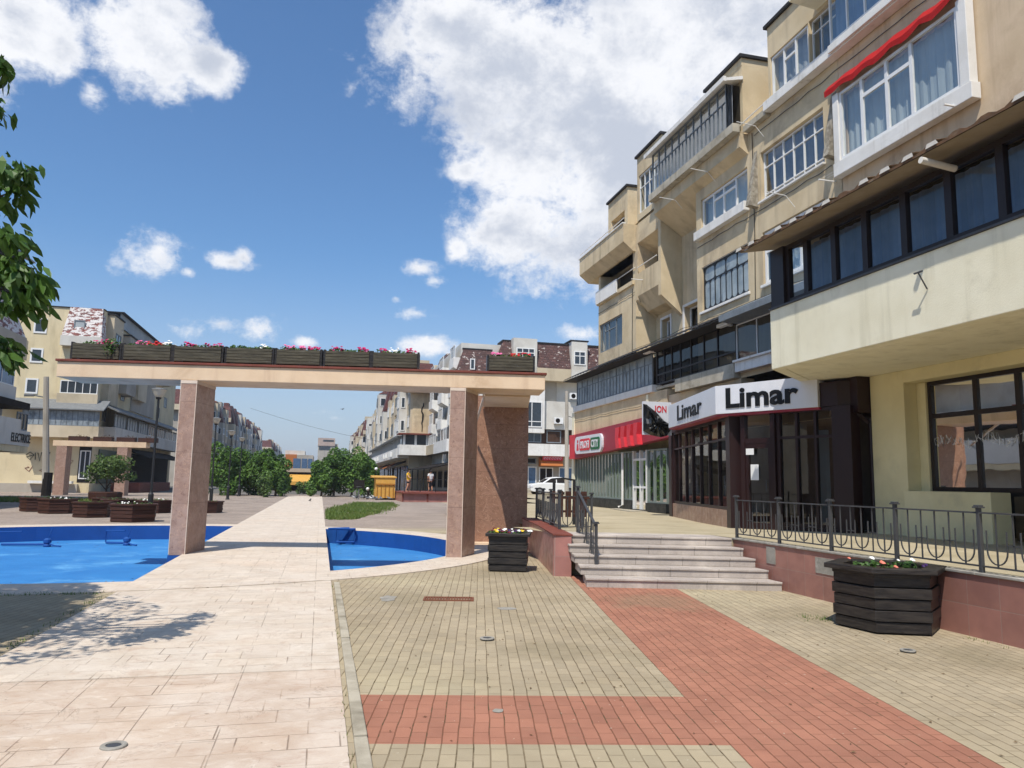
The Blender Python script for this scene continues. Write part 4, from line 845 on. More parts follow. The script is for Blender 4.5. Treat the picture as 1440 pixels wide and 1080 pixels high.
# Supermarket front
SB = .1
g = MB(fm); g.box(25.6, 36.0, -.3, SB + .05, .45, .62); g.box(25.6, 27.4, -.3, SB + .06, .55, .9); g.box(28.75, 36, -.3, SB + .06, .621, .95); g.build('shop_base', M['blk'], ab)
window(ab, fm, 28.75, 36.0, .96, 2.95, SB, 19, None, 'grfr', 'glassR', None, .06, .1, .06); window(ab, fm, 25.6, 27.35, .91, 2.95, SB, 3, None, 'grfr', 'glassR', None, .06, .1, .06)
g = MB(fm)
for a in (27.38, 27.98, 28.66): g.box(a, a + .07, -.02, SB + .02, .62, 2.95)
g.box(27.45, 28.66, 0, SB, 2.55, 2.63); g.box(27.45, 27.98, .02, SB, 1.45, 1.53); g.box(28.05, 28.66, .02, SB, 1.45, 1.53); dr = g.build('door', M['pvc'], ab)
g = MB(fm); g.quad((27.4, .05, .62), (28.7, .05, .62), (28.7, .05, 2.9), (27.4, .05, 2.9)); g.build('pane', M['glassR'], dr)
g = MB(fm); g.box(25.6, 36, -1.9, -1.8, .5, 3.0); g.box(25.6, 36, -1.8, -.1, .45, .55); g.build('interior', M['dim'], ab)
g = MB(fm)
for k in range(14): rr2 = random.Random(k); a = 25.9 + k * .72; g.box(a, a + .4, -1.5, -1.1, .6, 1.3 + rr2.random() * 1.2)
g.each('shelving', M['cur_g'], ab)
g = MB(); g.prism([(11.5, 27.2), (11.9, 30.2), (12.3, 30.2), (12.3, 27.2)], .45, .585); g.build('door_step', M['kerb'], ab)
# ---------------------------------------------------------------- signs
def on(px_, py_, o, ang):
    P = atP(px_, py_, (o[0], o[1], 0), (math.sin(ang), -math.cos(ang), 0)); return (P.x - o[0]) * math.cos(ang) + (P.y - o[1]) * math.sin(ang), P.z
S0 = (9.42, 16.85); aL, aR = R(90 - 12.2), R(-66)
fsl = frame((*S0, 0), aL); _f2 = frame((*S0, 0), aR); fsr = lambda a, b, c: _f2(a, -b, c)
sg = thing('shop_sign', 'white angled shop fascia with black lettering on both faces under the yellow balcony', 'sign', (9.6, 17, 3.4))
zA0, zA1 = 3.36, 4.06; Lf = on(940, 585, S0, aL)[0]; Lr = max(on(1144, 560, S0, aR)[0] + .1, 2.0)
g = MB(); Pq = [S0, fsl(Lf, 0, 0)[:2], fsl(Lf, -.3, 0)[:2], (S0[0] + .3, S0[1] + .1), fsr(Lr, -.3, 0)[:2], fsr(Lr, 0, 0)[:2]]; g.prism(Pq, zA0, zA1); g.build('board', M['signw'], sg, bevel=.006)
g = MB(fsl); a0, a1 = on(953, 585, S0, aL)[0], on(987, 575, S0, aL)[0]; g.text('Limar', a0, a1, zA0 + .13, zA0 + .58, .004, .02, .012); g.build('lettering', M['ink'], sg)
g = MB(fsr); a0, a1 = on(1021, 560, S0, aR)[0], on(1123, 555, S0, aR)[0]; g.text('Limar', a0, a1, zA0 + .12, zA0 + .62, .004, .02, .028); g.build('lettering', M['ink'], sg)
g = MB(); g.prism([(x + .03, y) for x, y in Pq], zA0 - .05, zA0 - .002); g.build('underside', M['redp'], sg)
U = lambda x, y, X=12.0: (atX(x, y, X).y, atX(x, y, X).z)
ps = thing('shop_sign', 'long crimson fascia with a white rounded panel and red chevrons over the supermarket windows', 'sign', (12.1, 31, 3))
tl, bl, tr, br = U(809, 611), U(808, 645), U(944, 577), U(943, 614); u6 = U(797, 613)[0]
g = MB(fm); g.prism([tl, bl, br, tr], .05, .40, 'b'); g.loft([fm(tl[0], .40, tl[1]), fm(bl[0], .40, bl[1]), fm(bl[0], .05, bl[1]), fm(tl[0], .05, tl[1])], [fm(tl[0] + 1.0, -.1, tl[1]), fm(bl[0] + 1.0, -.1, bl[1]), fm(bl[0] + 1.0, -.3, bl[1]), fm(tl[0] + 1.0, -.3, tl[1])]) if 0 else None
g.build('board', M['redp'], ps, bevel=.01)
g = MB(); g.box(12.0, 12.35, tl[0] + .002, tl[0] + .9, bl[1], tl[1]); g.build('end_board', M['redhi'], ps)
lu0, lu1 = U(811, 620)[0], U(849, 615)[0]; lz0, lz1 = (U(811, 641)[1] + U(849, 633)[1]) / 2, (U(811, 617)[1] + U(849, 607)[1]) / 2
def rrect(mb, a0, a1, c0, c1, r_, b0, b1, k=5):
    s_ = 1 if a1 > a0 else -1; pts = []
    for cx, cz, t0 in ((a1 - s_ * r_, c1 - r_, 0), (a0 + s_ * r_, c1 - r_, 90), (a0 + s_ * r_, c0 + r_, 180), (a1 - s_ * r_, c0 + r_, 270)):
        for q in range(k + 1): t = R(t0 + 90 * q / k); pts.append((cx + s_ * r_ * math.cos(t), cz + r_ * math.sin(t)))
    mb.prism(pts, b0, b1, 'b')
g = MB(fm); rrect(g, lu0, lu1, lz0, lz1, .3, .401, .50); lp = g.build('logo_panel', M['signw'], ps)
H = lz1 - lz0; W_ = lu1 - lu0; um = lu0 + W_ * .6
g = MB(fm); rrect(g, lu0 + W_ * .2, um, lz0 + H * .17, lz1 - H * .17, .15, .501, .52); g.build('red_pill', M['redhi'], lp)
g = MB(fm); rrect(g, um + W_ * .012, lu1 - W_ * .06, lz0 + H * .17, lz1 - H * .17, .12, .501, .52); g.build('green_pill', M['green'], lp)
g = MB(fm); g.text('PROFI', lu0 + W_ * .235, um - W_ * .03, lz0 + H * .29, lz1 - H * .29, .521, .012, .02); g.text('CITY', um + W_ * .045, lu1 - W_ * .095, lz0 + H * .29, lz1 - H * .29, .521, .012, .02); g.build('lettering', M['signw'], lp)
g = MB(fm); xa = lu0 + W_ * .12; n = 10; g.add([(xa + .1 * math.cos(2 * math.pi * k / n), .503, lz0 + H * .72 + .09 * math.sin(2 * math.pi * k / n)) for k in range(n)], [list(range(n))]); g.prism([(xa - .16, lz0 + H * .2), (xa + .16, lz0 + H * .2), (xa + .09, lz0 + H * .58), (xa - .09, lz0 + H * .58)], .502, .51, 'b'); g.build('emblem', M['redhi'], lp)
g = MB(fm)
for px_ in (871.5, 879.3, 888, 897.5):
    u0, zc = U(px_, 602 - (px_ - 871.5) * .26); u1 = U(px_ + 6.2, 602)[0]; h = .85; w = u1 - u0
    pr = [(u0 + w * .1, zc), (u1, zc), (u0 + w * .75, zc - h * .52), (u1, zc - h), (u0 + w * .2, zc - h), (u0, zc - h * .5)]; g.prism(pr, .401, .62, 'b')
g.each('chevron', M['redhi'], ps)
bg = thing('covered_sign', 'small projecting sign half hidden by a torn black plastic bag beside the white fascia', 'sign', (11.2, 23.4, 3.2)); YB = 23.3
A, B_ = atY(905, 611, YB), atY(944, 566, YB); g = MB(); g.box(A.x, B_.x, YB, YB + .12, A.z, B_.z); g.build('board', M['signw'], bg)
A2, B2 = atY(922, 580, YB), atY(937, 571, YB); fpl = lambda a, b, c: (a, YB - b, c); g = MB(fpl); g.text('ION', A2.x - .02, B2.x, A2.z, B2.z, .002, .01, .02); g.build('lettering', M['redhi'], bg)
r = random.Random(5); g = MB(); oc = [(904, 568), (909, 569), (922, 579), (934, 592), (943, 597), (944, 603), (937, 613), (929, 615), (915, 612), (904, 606)]
cen = atY(918, 596, YB); rings = []
for k in range(6):
    t = 1 - k / 5.5; ring = []
    for q in range(40):
        f_ = q / 40 * len(oc); i = int(f_); w = f_ - i; x = oc[i][0] * (1 - w) + oc[(i + 1) % len(oc)][0] * w; y = oc[i][1] * (1 - w) + oc[(i + 1) % len(oc)][1] * w
        P = atY(x, y, YB); d = (.02 + .22 * math.sqrt(max(0, 1 - t * t)) + r.uniform(-.05, .05) * (1 if k else 0)); ring.append((cen.x + (P.x - cen.x) * t, YB - d, cen.z + (P.z - cen.z) * t))
    rings.append(ring)
o = 0
for ring in rings: g.add(ring, [])
for k in range(5):
    for q in range(40): g.f.append([k * 40 + q, k * 40 + (q + 1) % 40, (k + 1) * 40 + (q + 1) % 40, (k + 1) * 40 + q])
g.f.append([200 + q for q in range(40)]); g.build('plastic_bag', M['bag'], bg)
g = MB(fm); g.tube([(29.4, .28, 2.9), (29.4, .28, .75), (29.45, .45, .66)], .05, 8); g.build('downpipe', M['white'], ab)
for u, z in ((26.55, 6.62), (20.9, 6.55)): g = MB(fm); g.box(u - .35, u + .3, .3, .48, z, z + .12); g.box(u - .1, u + .05, .1, .3, z + .03, z + .09); g.build('outdoor_light', M['pvc'], ab, bevel=.02)
rr = random.Random(44); g = MB(fm)      # slack cables stapled along the render
for z, a0, a1, s in ((9.85, 16, 23.2, .05), (7.2, 16, 29, .07), (9.6, 28.7, 33, .04), (12.3, 12, 19.5, .05), (4.75, 26, 36, .06)):
    g.tube([(a0 + (a1 - a0) * k / 14, .03 if z > 5 else .15, z - s * abs(math.sin(k * 1.4)) + rr.uniform(-.015, .015)) for k in range(15)], .009, 4)
g.tube([(19.62, .03, 12.4), (19.6, .03, 9.2), (19.66, .03, 7.0)], .012, 4); g.tube([(28.9, .03, 9.8), (28.95, .03, 7.1)], .012, 4)
g.each('cable', M['ink'], ab)
# red awning cloth
g = MB(fm); n = 24; rr = random.Random(8); vs = []
for i in range(n + 1):
    a = 11.55 + 4.25 * i / n; sag = .05 * math.sin(i * 1.3) + rr.uniform(-.02, .02); t = i / n
    vs += [(a, .02, 11.95 - .0 * t), (a, .2, 11.86 + sag * .4), (a, .33, 11.70 + sag * .6 - .06 * math.sin(t * math.pi)), (a, .32, 11.56 + sag - .06 * math.sin(t * math.pi))]
g.add(vs, [(4 * i + k, 4 * i + 4 + k, 4 * i + 5 + k, 4 * i + 1 + k) for i in range(n) for k in range(3)]); g.build('awning', M['red'], loc=fm(13.6, 0, 11.8), label='faded red cloth awning over the wide white upper window', cat='awning', recalc=False)
# ---------------------------------------------------------------- far materials
M['fwhite'] = surf('far_white_render', '#d3d0c8', '#c5c1b8', .85, .35, 1, '#b3aca0', .25, (.5, .75), bump=0, streak='#a19a90', stamt=.4, stsc=.7); M['fcream'] = surf('far_cream_render', '#cdbfa6', '#bdae93', .88, .3, 1, '#a3957d', .22, (.5, .75), bump=0, streak='#8f8370', stamt=.45, stsc=.7)
M['fgrey'] = surf('far_grey_concrete', '#b5aea2', '#a39b8e', .9, .3, 1, '#8c8478', .2, bump=0, streak='#7d7569', stamt=.5, stsc=.7); M['fyel'] = surf('faded_yellow_render', '#d8c9a6', '#cebe9a', .88, .35, 1, '#b5a588', .3, (.52, .75), bump=0, streak='#8f8266', stamt=.45, stsc=.8)
M['shA'] = shingle_mat('peeling_brown_shingles', '#5f423d', '#4f3733', '#c6bcb4', (.58, .66)); M['shB'] = shingle_mat('badly_peeling_shingles', '#8b5148', '#74423c', '#d3cdc8', (.46, .52)); M['shC'] = shingle_mat('red_brown_shingles', '#6a3d39', '#5a332f', '#a58c84', (.70, .8))
M['fpane'] = plain('far_window_pane', '#3a4148', .12, 0, .6, .3); M['fpaneB'] = plain('far_blue_pane', '#4d6a8c', .15, 0, .6, .3); M['fdark'] = plain('far_dark_recess', '#2d2927', .9, 0, .1, .3); M['fbrown'] = plain('far_brown_recess', '#4d3a30', .9, 0, .1, .3)
M['orange'] = surf('orange_cladding', '#b9713a', '#ad6632', .7, .4, bump=0); M['fsheet'] = plain('grey_sheet_roof', '#7b7d7d', .6, .1, .3, .2); M['bark'] = wood_mat('tree_bark', '#4b4038', '#6a5d50', (6, 6, 1), .9); M['amber'] = plain('amber_paint', '#d3a14c', .6, 0, .3, .15)
M['leafN'] = leaf_mat('near_tree_leaves', '#38571f', '#55772f', '#2c491c'); M['leafF'] = leaf_mat('far_tree_leaves', '#4a6c26', '#688a36', '#3a5828'); M['leafY'] = leaf_mat('young_pine_foliage', '#4f6a33', '#667c3e', '#45602f')
def FRT(Y, x0=0.0): return lambda a, b, c: (x0 + a, Y - b, c)
def SDR(X): return lambda a, b, c: (X - b, a, c)
def SDL(X): return lambda a, b, c: (X + b, a, c)
def fwin(par, fr, a0, a1, c0, c1, b, cols=2, fm='pvc', pm='fpane', t=.09, trans=0):
    g = MB(fr); g.box(a0, a1, b, b + .06, c0, c0 + t); g.box(a0, a1, b, b + .06, c1 - t, c1); g.box(a0, a0 + t, b, b + .06, c0 + t, c1 - t); g.box(a1 - t, a1, b, b + .06, c0 + t, c1 - t)
    for i in range(1, cols): x = a0 + (a1 - a0) * i / cols; g.box(x - t * .4, x + t * .4, b, b + .055, c0 + t, c1 - t)
    if trans: z = c0 + (c1 - c0) * trans; g.box(a0 + t, a1 - t, b, b + .052, z - t * .4, z + t * .4)
    w = g.build('window', M[fm], par); g = MB(fr); g.quad((a0 + .02, b + .02, c0 + .02), (a1 - .02, b + .02, c0 + .02), (a1 - .02, b + .02, c1 - .02), (a0 + .02, b + .02, c1 - .02)); g.build('pane', M[pm], w); return w
def mansard(par, fr, a0, a1, c0, c1, b0, b1, mat, s0=.5, s1=.5, name='mansard'):
    g = MB(fr); g.loft([(a0, b0, c0), (a1, b0, c0), (a1 , b0 - 1.5, c0), (a0, b0 - 1.5, c0)], [(a0 + s0, b1, c1), (a1 - s1, b1, c1), (a1 - s1, b0 - 1.6, c1), (a0 + s0, b0 - 1.6, c1)]); return g.build(name, M[mat], par)
# ---------------------------------------------------------------- white corner block facing the camera
f = FRT(66)
b1 = thing('corner_block', 'white corner block with peeling brown mansard and dormers behind the parked white car', 'apartment block', (18, 66, 0))
g = MB(f); g.box(11.9, 40, -18, -1.2, 0, 14.2); g.box(13.5, 16.4, -1.2, -.1, 4.1, 10.9); g.box(19.65, 23.2, -1.2, -.5, 6.5, 9.1); g.box(24.5, 40, -1.2, -.5, 4.1, 10.8); g.build('wall', M['fwhite'], b1)
g = MB(f); g.box(14.5, 22.1, -1.2, .0, 10.95, 12.1) ; g.box(11.2, 14.45, -1.3, -.2, 10.6, 11.45); g.box(23.75, 40, -1.2, 0, 10.95, 12.1); g.build('band', M['fcream'], b1)
mansard(b1, f, 11.4, 14.75, 11.46, 13.6, -.25, -1.0, 'shA', .7, .05); mansard(b1, f, 14.8, 16.55, 12.11, 14.55, -.02, -.9, 'shA', 1.0, 0); mansard(b1, f, 18.8, 22.1, 12.11, 14.5, -.02, -.75, 'shA', 0, 0); mansard(b1, f, 23.7, 30, 12.11, 14.5, -.02, -.75, 'shA', 0, .5)
g = MB(f); g.box(12, 14.8, -3, -.95, 13.601, 13.7); g.box(15.7, 16.5, -3, -.85, 14.551, 14.68); g.box(18.8, 22.1, -3, -.68, 14.501, 14.64); g.box(23.7, 40, -3, -.68, 14.501, 14.64); g.box(22.0, 23.8, -3, .08, 14.781, 14.9); g.build('roof_edge', M['tar'], b1)
for a0, a1, w0, w1 in ((16.52, 18.78, 16.8, 18.55), (22.12, 23.68, 22.35, 23.5)):
    g = MB(f); g.box(a0, a1, -1.5, .05, 11.1, 14.75); d = g.build('dormer', M['fwhite'], b1); fwin(d, f, w0, w1, 12.55, 13.85, .051, 2 if w1 - w0 < 1.3 else 3, trans=.65)
fwin(b1, f, 12.55, 13.0, 11.6, 12.6, -.12, 1)
g = MB(f); g.prism([(16.45, 6.1), (19.6, 6.1), (19.6, 10.9), (18.9, 10.9), (16.45, 8.9)], -1.19, -.05, 'b'); g.build('bay', M['white'], b1); fwin(b1, f, 17.4, 19.35, 6.6, 8.95, -.05, 2, trans=.22)
g = MB(f); g.box(19.62, 21.0, -1.19, -.9, 9.11, 10.94); g.build('recess', M['fgrey'], b1)
g = MB(f); g.box(12, 24, -1.19, -.75, 5.1, 6.48); g.build('loggia', M['fbrown'], b1); fwin(b1, f, 18.1, 19.5, 5.25, 6.4, -.74, 2, 'greyfr'); fwin(b1, f, 20.0, 21.4, 5.25, 6.4, -.74, 1, 'greyfr', 'fbrown')
g = MB(f); g.box(13.0, 24.2, -1.19, .15, 4.02, 5.1); g.build('balcony', M['white'], b1)
g = MB(f); g.box(12, 40, -1.25, -1.0, .5, 4.0); g.build('shop_wall', M['fgrey'], b1)
fwin(b1, f, 17.6, 19.15, 1.2, 3.05, -.98, 2, 'pvc', 'fpaneB'); fwin(b1, f, 19.4, 20.75, .6, 3.0, -.98, 2, 'pvc', 'fdark'); fwin(b1, f, 21.3, 23, 1.0, 3.05, -.98, 2, 'pvc', 'fpaneB'); fwin(b1, f, 17.7, 19.1, 3.3, 3.85, -.98, 1, 'greyfr', 'fdark')
sgn = thing('canopy_sign', 'orange and red sloping canopy sign above the shop door behind the parked white car', 'sign', (20.4, 65, 3.1)); g = MB(f); g.prism([(-.95, 3.1), (-.1, 3.15), (-.3, 3.62), (-.95, 3.9)], 19.35, 21.45, 'a'); g.build('canopy', M['orange'], sgn)
g = MB(f); g.prism([(-.302, 3.63), (-.05, 3.63), (-.05, 4.0), (-.302, 4.0)], 19.5, 21.4, 'a'); bd = g.build('board', M['redhi'], sgn); g = MB(f)
for k in range(7): g.tube([(19.68 + k * .25 + .09 * math.cos(t * 1.1), -.04, 3.81 + .1 * math.sin(t * 1.1)) for t in range(5)], .022, 4)
g.build('lettering', M['signw'], bd)
aircon('air conditioner high on the white corner block beside the grey loggia glazing', f, 22.5, 9.35, -.5); aircon('air conditioner on the white corner block next to the concrete utility pole', f, 21.0, 7.0, -.48)
# ---------------------------------------------------------------- rows of blocks receding along the plaza
def rowblock(label, X, sg_, y0, y1, h, seed, wall, sh, endw=2.6, floors=4, z0=4.1, fh=2.65, bal1='white', tall=0):
    fs = SDR(X) if sg_ > 0 else SDL(X); r = random.Random(seed)
    t = thing('apartment_block', label, 'apartment block', (X, y0, 0)); ff = (lambda a, b, c: (X + sg_ * a, y0 - b, c))
    g = MB(fs); g.box(y0, y1, -12, 0, 0, h); wl = g.build('wall', M[wall], t)
    # camera-facing end: overhanging top, plain wall
    g = MB(ff); g.box(-.9, endw, 0, .9, h - 3.3, h - 2.4); g.build('band', M['fcream'], t)
    mansard(t, ff, -.9, endw, h - 2.39, h + .1, .88, .2, sh, .4, .3)
    L = y1 - y0; nb = max(2, int(L / 3.3)); bw = L / nb; nw = 0
    for i in range(nb):
        a = y0 + i * bw; kind = r.random()
        if i % 2 == 1:      # a projecting stack with its own camera-facing flank
            dpt = r.choice([.9, 1.2, 1.5]); zb_ = z0 + fh - .2; zt_ = h - r.choice([2.4, 3.4, .2]); g = MB(fs); g.prism([(0, zb_ - .6), (dpt, zb_), (dpt, zt_), (0, zt_)], a + .15, a + bw * .92, 'a'); pj = g.build('projecting_bay', M[r.choice(['fwhite', 'fcream', wall])], t)
            for q in range(1, 4):
                zz = z0 + fh * q + .5
                if zz + 1.3 < zt_:
                    fwin(pj, fs, a + .5, a + bw * .8, zz, zz + 1.3, dpt + .001, 3, r.choice(['pvc', 'greyfr'])); f3 = (lambda aa, b, c, A=a: (X + sg_ * aa * 0 - sg_ * aa, A + .149 - b, c)); fwin(pj, f3, dpt * .25, dpt * .8, zz, zz + 1.25, .001, 1, 'pvc')
            if r.random() < .6: mansard(t, fs, a + .1, a + bw - .1, zt_ + .01, h + .5, dpt, .2, sh, .25, .25)
            continue
        if kind < .42:
            for q in range(1, floors - (0 if kind < .2 else 1)):
                if nw > 80: break
                zz = z0 + fh * q; d = .9 if q < 3 else .6
                g = MB(fs); g.prism([(0, zz - .25), (d, zz + .0), (d, zz + .95), (0, zz + .95)], a + .2, a + bw - .2, 'a'); g.build('balcony', M[r.choice(['white', 'fcream', 'fwhite', wall])], t)
                fwin(t, fs, a + .25, a + bw - .25, zz + .96, zz + 2.2, d - .12, 3, r.choice(['pvc', 'greyfr', 'pvc'])); nw += 1
                ff2 = (lambda aa, b, c, A=a: (X - sg_ * aa, A + .22 - b, c)); g = MB(ff2); g.box(.02, d - .1, -.05, .0, zz + .96, zz + 2.3); g.build('side_panel', M['fpane'] if r.random() < .6 else M[wall], t)
        else:
            for q in range(1, floors):
                if nw > 80: break
                fwin(t, fs, a + bw * .28, a + bw * .72, z0 + fh * q + .8, z0 + fh * q + 2.1, .0, 2, 'pvc'); nw += 1
        if r.random() < .5: mansard(t, fs, a + .1, a + bw - .1, h - 2.3, h + r.choice([.2, .9]), .7, .1, sh, .3, .3, 'mansard')
        else:
            g = MB(fs); g.box(a + .2, a + bw - .2, -2, .45, h - 2.4, h + r.choice([.5, 1.0])); d = g.build('dormer', M[r.choice(['fcream', wall])], t); fwin(d, fs, a + .6, a + bw - .6, h - 1.4, h - .1, .451, 2, 'pvc')
    g = MB(fs); g.box(y0 + .02, y1 - .02, .001, 1.35, z0 - .05, z0 + 1.0); g.build('balcony', M[bal1], t); g = MB(fs); g.box(y0 + .2, y1 - .2, .001, .9, z0 + 1.001, z0 + 2.2); g.build('loggia', M['fpane'], t)
    for i in range(nb * 2): a = y0 + i * bw / 2; g = MB(fs); g.box(a + .1, a + .28, .901, .98, z0 + 1.001, z0 + 2.2); g.build('mullion', M['pvc'], t) if i < 60 else None
    g = MB(fs); g.box(y0, y1, .001, 1.5, z0 + 2.21, z0 + 2.35); g.build('ledge', M['fsheet'], t)
    for i in range(min(nb * 2, 40)):
        a = y0 + i * bw / 2; g = MB(fs); g.box(a + .3, a + bw / 2 - .1, .002, .12, .4, z0 - .9); g.build('shop_window', M[r.choice(['fdark', 'fpane', 'fpaneB', 'fbrown'])], t)
        if r.random() < .35: g = MB(fs); g.prism([(.12, z0 - .5), (1.6, z0 - 1.1), (1.6, z0 - 1.05), (.12, z0 - .3)], a, a + bw / 2, 'a'); g.build('awning', M[r.choice(['fdark', 'fsheet', 'orange', 'fbrown'])], t)
        if r.random() < .3: g = MB(fs); g.box(a + .4, a + 1.1, 1.36, 1.65, z0 + .2, z0 + .75); g.build('cooling_unit', M['pvc'], t)
    return t, fs, ff
f1 = SDR(11.9)
for i, a in enumerate((67.5, 70.8, 74.1, 77.4, 80.6)):
    for q in range(1, 4):
        if i % 2: fwin(b1, f1, a, a + 1.7, 4.1 + 2.6 * q + .5, 4.1 + 2.6 * q + 1.9, .0, 2)
        else:
            g = MB(f1); z = 4.1 + 2.6 * q; g.prism([(0, z - .4), (.7, z), (.7, z + .9), (0, z + .9)], a - .4, a + 2.2, 'a'); g.build('balcony', M['white'], b1); fwin(b1, f1, a - .35, a + 2.15, z + .91, z + 2.1, .55, 3)
g = MB(f1); g.box(66, 74, .002, 1.3, 4.2, 5.3); g.build('balcony', M['white'], b1); g = MB(f1); g.box(76.2, 83.5, .002, 1.0, 4.3, 5.3); g.build('balcony', M['fcream'], b1)
for k in range(4): fwin(b1, f1, 66.3 + k * 1.9, 68.1 + k * 1.9, 5.31, 6.5, .9, 2, 'pvc' if k % 3 else 'greyfr', 'fpane' if k % 2 else 'fbrown'); fwin(b1, f1, 76.4 + k * 1.75, 78.1 + k * 1.75, 5.31, 6.4, .7, 2, 'pvc')
for k in range(5): g = MB(f1); g.tube([(64 + k * 4.4, 2.9, -.1), (64 + k * 4.4, 2.9, 2.62)], .06, 6); g.build('awning_post', M['metalD'], b1)
for a, z in ((74.6, 4.6), (75.2, 7.4), (70.2, 9.9), (79.2, 7.6)): g = MB(f1); g.box(a, a + .8, .01, .35, z, z + .55); g.build('cooling_unit', M['pvc'], b1)
g = MB(f1); g.prism([(.002, 3.2), (3.2, 2.6), (3.2, 2.7), (.002, 3.4)], 62, 83, 'a'); g.build('awning', M['fdark'], b1); g = MB(f1); g.box(66, 84, .002, .2, .3, 3.1); g.build('shop_front', M['fwhite'], b1)
for k in range(4): fwin(b1, f1, 66.8 + k * 4, 69.4 + k * 4, .9, 2.6, .21, 2, 'greyfr', 'fdark')
mansard(b1, f1, 67, 71, 11.6, 13.7, .3, -.5, 'shA'); mansard(b1, f1, 77, 83, 12, 14.9, .5, -.3, 'shA')
A_, B_ = atY(577, 580, 84), atY(610, 580, 84)
rB, fsB, ffB = rowblock('cream block with a plain beige end wall streaked black, right behind the white corner block', A_.x, 1, 84, 134, 14.6, 5, 'fcream', 'shC', B_.x - A_.x)
g = MB(ffB); g.box(.25, 3.4, .001, .05, 6.8, 11.25); g.build('end_panel', M['tan'], rB); g = MB(ffB); rr = random.Random(2); g.tube([(1.35 + rr.uniform(-.1, .1), .06, 10.2 - k * .32) for k in range(11)], [.05 + .06 * rr.random() for _ in range(11)], 5); g.build('soot_streak', M['fdark'], rB)
g = MB(ffB); g.box(-1.3, 3.4, .05, 2.4, 4.3, 5.4); g.build('balcony', M['white'], rB); g = MB(ffB); g.box(-1.0, 3.2, .05, 1.9, 5.401, 6.5); g.build('loggia', M['fpane'], rB); g = MB(ffB); g.box(-1.4, 3.5, .05, 2.6, 6.501, 6.65); g.build('ledge', M['coping'], rB)
for k in range(4): g = MB(ffB); g.box(-.9 + k * 1.25, -.65 + k * 1.25, 1.901, 1.95, 5.401, 6.5); g.build('mullion', M['pvc'], rB)
A_, B_ = atY(537, 600, 137), atY(552, 600, 137); rowblock('pale block with balconies halfway down the right row of the plaza', A_.x + .6, 1, 137, 178, 15.2, 9, 'fwhite', 'shA', 3)
A_ = atY(516, 600, 182); rowblock('last cream block with a red mansard at the far end of the right row', A_.x, 1, 182, 260, 15.5, 14, 'fcream', 'shC', 3.6)
rowblock('grey block with dark red mansard right behind the left hand round trees', -20.6, -1, 132, 168, 15.6, 23, 'fgrey', 'shC', 3.6)
rowblock('grey block with a red mansard and stepped dormers in the middle of the left row', -20.2, -1, 172, 262, 16.6, 29, 'fgrey', 'shC', 4.2)
rowblock('small white gabled block with a bright red mansard at the end of the left row', -19.5, -1, 300, 380, 15.5, 31, 'fwhite', 'shC', 7)
aircon('air conditioner under the beige end wall of the cream block', ffB, 2.9, 2.9, .3)
# ---------------------------------------------------------------- yellow block on the left
f = FRT(74); yb = thing('apartment_block', 'faded yellow block with a badly peeling mansard and graffiti at its foot', 'apartment block', (-22, 74, 0))
g = MB(f); g.box(-34, -19.75, -36, 0, .0, 16.4); g.build('wall', M['fyel'], yb)
g = MB(f); g.box(-34, -19.7, -6, .08, 16.401, 16.5); g.build('roof_edge', M['tar'], yb)
for x0, x1, z0, z1 in ((-25.3, -24.25, 13.95, 15.3), (-25.35, -24.35, 11.3, 12.6), (-25.5, -24.5, 8.55, 9.9)): fwin(yb, f, x0, x1, z0, z1, .0, 1, 'pvc', 'fpane', .14)
mansard(yb, f, -22.75, -19.55, 13.75, 16.45, 1.0, .25, 'shB', .3, .25); g = MB(f); g.box(-22.8, -19.5, 0.001, 1.05, 12.85, 13.74); g.build('band', M['fwhite'], yb)
fwin(yb, f, -21.9, -21.0, 14.0, 15.2, .75, 1, 'greyfr', 'cur_lb')
g = MB(f); g.box(-22.75, -19.5, .001, .7, 7.5, 8.65); g.build('bay', M['fcream'], yb); fwin(yb, f, -22.6, -19.6, 8.66, 9.8, .5, 5, 'pvc', 'fpane', .07)
g = MB(f); g.box(-22.75, -19.6, .001, .49, 8.655, 12.84); g.build('bay', M['fyel'], yb)
g = MB(f); g.prism([(.001, 8.15), (.001, 7.9), (1.9, 7.1), (1.9, 7.2)], -27.4, -18.6, 'a'); g.build('sheet_roof', M['fsheet'], yb)
g = MB(f); g.box(-25.2, -18.95, .001, 1.6, 4.75, 5.75); g.build('balcony', M['fcream'], yb); fwin(yb, f, -25.0, -19.0, 5.76, 7.08, 1.45, 14, 'greyfr', 'dirty', .05)
g = MB(f); g.box(-30, -20.6, .001, .35, .0, .75); g.build('base', M['fgrey'], yb); g = MB(f); g.box(-24.3, -20.9, .351, .9, .78, 1.0); g.build('ledge', M['white'], yb)
fwin(yb, f, -20.65, -19.8, 1.2, 3.7, .03, 2, 'pvc', 'fpane'); g = MB(f); g.box(-20.75, -19.76, .002, .03, .9, 4.2); g.build('recess', M['fdark'], yb)
g = MB(f); rr = random.Random(6)
def scr(x, z, s, pts): g.tube([(x + s * p, .02, z + s * q) for p, q in pts], .035 * min(1.6, s), 4)
scr(-24.9, 2.7, 1.0, [(0, .5), (.3, .75), (.62, .5), (.35, .1), (.05, .35), (.6, .5)]); scr(-24.2, 2.7, 1.0, [(0, .7), (.05, .1)]); scr(-24.1, 2.7, 1.0, [(.1, .7), (.3, .0), (.4, .75)]); scr(-23.5, 2.7, 1.0, [(0, .9), (.05, .4), (.3, .3), (.45, .8)])
gm = g.build('graffiti', plain('dark_graffiti', '#26332b', .7), yb); g = MB(f)
for x, z in ((-24.9, 1.6), (-23.9, 1.5), (-22.6, 2.2), (-22.3, 1.6), (-21.8, 2.4)): scr(x, z, .8, [(rr.uniform(0, .9), rr.uniform(0, .9)) for _ in range(6)])
